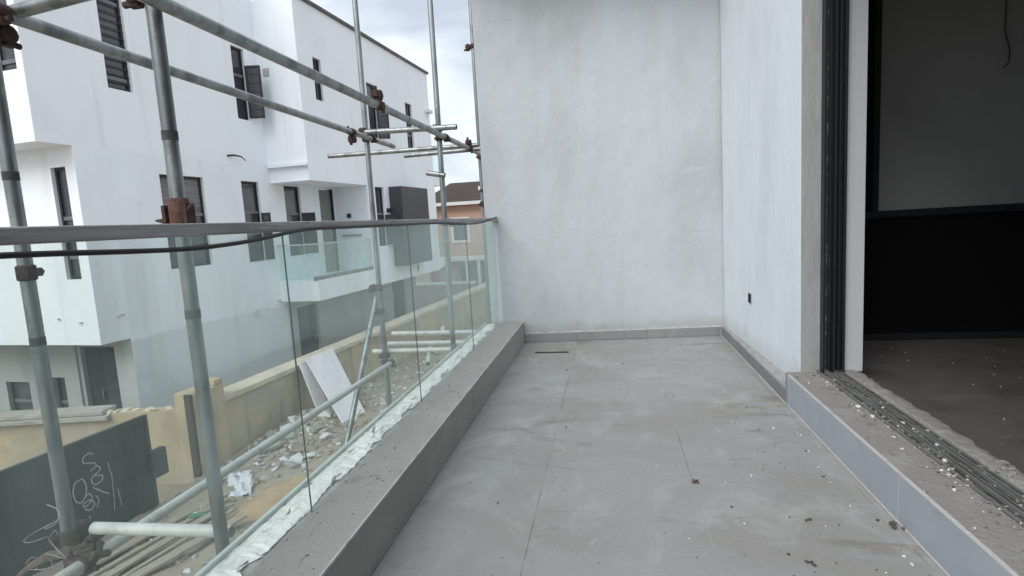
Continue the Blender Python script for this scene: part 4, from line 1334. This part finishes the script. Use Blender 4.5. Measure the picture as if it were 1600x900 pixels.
# white boards leaning on the wall
for lab, tl, wdir, bl_, th in (('front white board leaning against the cream wall above the rubble', (9.62, -7.06, -1.47), 1.05, (8.86, -5.72, GZ + .06), .02), ('rear white board leaning behind another against the cream wall', (9.46, -7.10, -1.53), .45, (9.05, -6.38, GZ + .10), .02)):
    a_, b_ = Vector(W(*tl)), Vector(W(*bl_))
    wv = Vector(W(wdir, 0, 0)) * .93
    nv = (b_ - a_).cross(wv).normalized() * th
    if nv.z < 0:
        nv = -nv
    g = MB()
    g.hexa([a_, a_ + wv, b_ + wv * .78, b_, a_ + nv, a_ + wv + nv, b_ + wv * .78 + nv, b_ + nv])
    tag(g.build('white_board', BOARD, bevel=.004), lab, 'board')

# ================================================================== FAR HOUSES
fh = thing('salmon_house', (-6, 30, GZ), 'salmon house with brown hip roof beyond the end of the yard', 'house')
Y0 = 27.0
g = MB()


def fS(u, v, d):
    return (u, Y0 + (u + 9) * .03 + d, v)


HS = [(-7.62, -6.92, .30, 1.30), (-5.9, -5.1, -.2, .6)]
panel(g, fS, -9.0, -1.0, -.62, 2.05, HS, .15)
g.quad((-9.0, Y0, GZ), (-9.0, Y0 + 7, GZ), (-9.0, Y0 + 7, 2.05), (-9.0, Y0, 2.05))
g.build('wall', SALMON, fh)
g = MB()
panel(g, lambda u, v, d: fS(u, v, d + .4), -9.0, -1.0, GZ, -.62, [(-7.5, -6.6, GZ + .1, -1.0), (-6.3, -5.3, GZ + .1, -1.0)], .15)
g.build('lower_wall', BEIGE, fh)
for h in HS:
    a_, b_, c_, d_ = h
    g = MB()
    for (u0, u1, v0, v1) in ((a_ - .13, a_, c_ - .13, d_ + .13), (b_, b_ + .13, c_ - .13, d_ + .13), (a_, b_, c_ - .13, c_), (a_, b_, d_, d_ + .13)):
        g.hexa([fS(u0, v0, -.06), fS(u1, v0, -.06), fS(u1, v1, -.06), fS(u0, v1, -.06), fS(u0, v0, .02), fS(u1, v0, .02), fS(u1, v1, .02), fS(u0, v1, .02)])
    f = g.build('window', WHITET, fh)
    g = MB()
    g.quad(fS(a_, c_, .1), fS(b_, c_, .1), fS(b_, d_, .1), fS(a_, d_, .1))
    g.build('pane', WING, f)
for a_ in (-7.5, -6.3):
    g = MB()
    g.quad(fS(a_, GZ + .1, .5), fS(a_ + .95, GZ + .1, .5), fS(a_ + .95, -1.0, .5), fS(a_, -1.0, .5))
    g.build('shutter', DOORG, fh)
boxo('band', (-7.75, Y0 - .35, -.72), (-1, Y0 - .001, -.5), WHITET, fh, .01)
boxo('balcony_ledge', (-5.95, Y0 - .35, -.05 - .32), (-4.8, Y0 + .05, -.22), WHITET, fh, .01)
for u in (-7.05, -6.45, -5.75, -5.1):
    boxo('pillar', (u, Y0 - .3, GZ), (u + .14, Y0 - .16, -.73), WHITET, fh, .01)
rf = MB()
e = .35
rf.v += [(-9 - e, Y0 - e, 2.16), (-1 + e, Y0 - e + .3, 2.16), (-1 + e, Y0 + 7, 2.16), (-9 - e, Y0 + 7, 2.16), (-8.2, Y0 + 2.1, 3.28), (-1.8, Y0 + 2.3, 3.28), (-1.8, Y0 + 4, 3.28), (-8.2, Y0 + 4, 3.28)]
rf.f += [(0, 1, 5, 4), (1, 2, 6, 5), (2, 3, 7, 6), (3, 0, 4, 7), (4, 5, 6, 7), (0, 3, 2, 1)]
rf.mi += [0] * 6
ro = rf.build('roof', ROOFB, fh)
boxo('ridge_vent', (-6.45, Y0 + 1.0, 2.75), (-6.2, Y0 + 1.3, 2.95), WHITET, ro)
boxo('fascia', (-9.38, Y0 - .42, 2.02), (-.6, Y0 - .36, 2.18), WHITET, fh, .005, fn=lambda x, y, z: (x, y + (x + 9.38) * .034, z))
# low wall closing the yard
lw = thing('end_wall', (-7, 25.2, GZ), 'low pinkish wall with white coping in front of the salmon house', 'wall')
boxo('wall_body', (-11, 25.05, GZ - .05), (-6.25, 25.25, -1.70), BEIGE, lw)
boxo('coping_stone', (-11, 25.0, -1.698), (-6.2, 25.3, -1.58), WHITET, lw, .01)
nb = thing('pinkish_house', (-11, 33, GZ), 'plain pinkish house wall glimpsed past the end of the white house', 'house')
boxo('wall', (-14, 30.5, GZ - .05), (-9.4, 36, .6), BEIGE, nb)
boxo('roof', (-14.2, 30.3, .602), (-9.2, 36.2, .85), ROOFB, nb, .03)

# ================================================================== BALCONY LITTER
rc = random.Random(77)


def litter(nm, m_, pts, lab, zf=0.0):
    g = MB()
    for (x, y, z, s) in pts:
        (g.rock if rc.random() < .55 else g.shard)((x, y, z + s * .3), s, rc, *(() if False else ()))
    tag(g.build(nm, m_), lab, 'debris', kind='stuff')


def fpt(n_, lo, hi, right=.6):
    out = []
    for _ in range(n_):
        if rc.random() < right:
            x = .91 - abs(rc.gauss(0, .28))
        else:
            x = rc.uniform(-.74, .9)
        y = rc.uniform(1.0, 4.7) if rc.random() < .5 else rc.gauss(2.1, .6)
        if y < .6 or y > 4.75 or x < -.74:
            continue
        out.append((x, y, .0005, lo * (hi / lo) ** (rc.random() ** 1.8)))
    return out


litter('floor_chips', CHIPW, fpt(170, .0012, .0085), 'tiny white plaster chips scattered over the grey floor tiles')
litter('floor_crumbs', CHIPD, fpt(190, .0012, .0080), 'tiny dark dirt crumbs scattered over the grey floor tiles')
litter('floor_dust', CHIPT, fpt(900, .0008, .0042, .55), 'fine tan grit scattered over the grey floor tiles')


def spt(n_, lo, hi):
    out = []
    for _ in range(n_):
        x = min(1.288, max(.94, rc.gauss(1.125, .055)))
        y = rc.uniform(1.0, 3.17)
        out.append((x, y, .167 if not 1.088 < x < 1.21 else .1705, lo * (hi / lo) ** (rc.random() ** 1.6)))
    return out


litter('sill_chips', CHIPW, spt(260, .0018, .0125), 'white plaster chips strewn along the sliding door track')
litter('sill_crumbs', CHIPT, spt(1500, .0012, .0095), 'tan mortar crumbs strewn along the sliding door track')
litter('sill_dirt', CHIPD, spt(260, .0015, .009), 'dark dirt crumbs strewn along the sliding door track')
litter('kerb_grit', CHIPT, [(-.79 - abs(rc.gauss(.12, .06)) if rc.random() < .6 else rc.uniform(-.965, -.79), rc.uniform(.9, 4.7), .1905, rc.uniform(.0008, .0035)) for _ in range(420)], 'fine tan grit lying on top of the kerb')
litter('kerb_crumbs', CHIPD, [(rc.uniform(-.968, -.79), rc.uniform(.9, 4.7), .1905, rc.uniform(.001, .0045)) for _ in range(60)], 'dark crumbs lying on top of the kerb')
litter('room_chips', CHIPT, [(rc.uniform(1.4, 3.2), rc.uniform(1.6, 4.1), .089, rc.uniform(.002, .009)) for _ in range(110)], 'pale chips scattered over the dark room floor')
for (x, y, s, lab) in ((.89, 1.93, .016, 'dark dirt clod against the blue grey riser tile'), (.30, 2.20, .011, 'dark clod on the tile joint in the middle of the balcony floor'), (.64, 1.94, .009, 'small dark clod on the floor tiles left of the riser'), (.565, 1.70, .010, 'small dark clod nearest the camera on the floor tiles')):
    g = MB()
    for k in range(5):
        g.rock((x + rc.gauss(0, s * .9), y + rc.gauss(0, s * .9), s * .3), s * rc.uniform(.4, .9), rc)
    tag(g.build('dirt_clod', CHIPD), lab, 'clod', 'dirt clods on the balcony floor')
g = MB()
g.box((-.63, 4.405, .0012), (-.355, 4.445, .004))
st = g.build('metal_strip', DSTEEL, bevel=.001)
st.rotation_euler = (0, 0, 0)
tag(st, 'thin dark strip lying on the floor tiles near the back wall', 'strip')
g = MB()
g.shard((1.262, 2.02, .178), .03, random.Random(2))
for k in range(14):
    g.rock((1.24 + rc.gauss(0, .02), 1.98 + rc.gauss(0, .05), .178), rc.uniform(.004, .014), rc)
tag(g.build('mortar_crumble', SILL), 'crumbled mortar on the inner edge of the sill', 'mortar', kind='stuff')
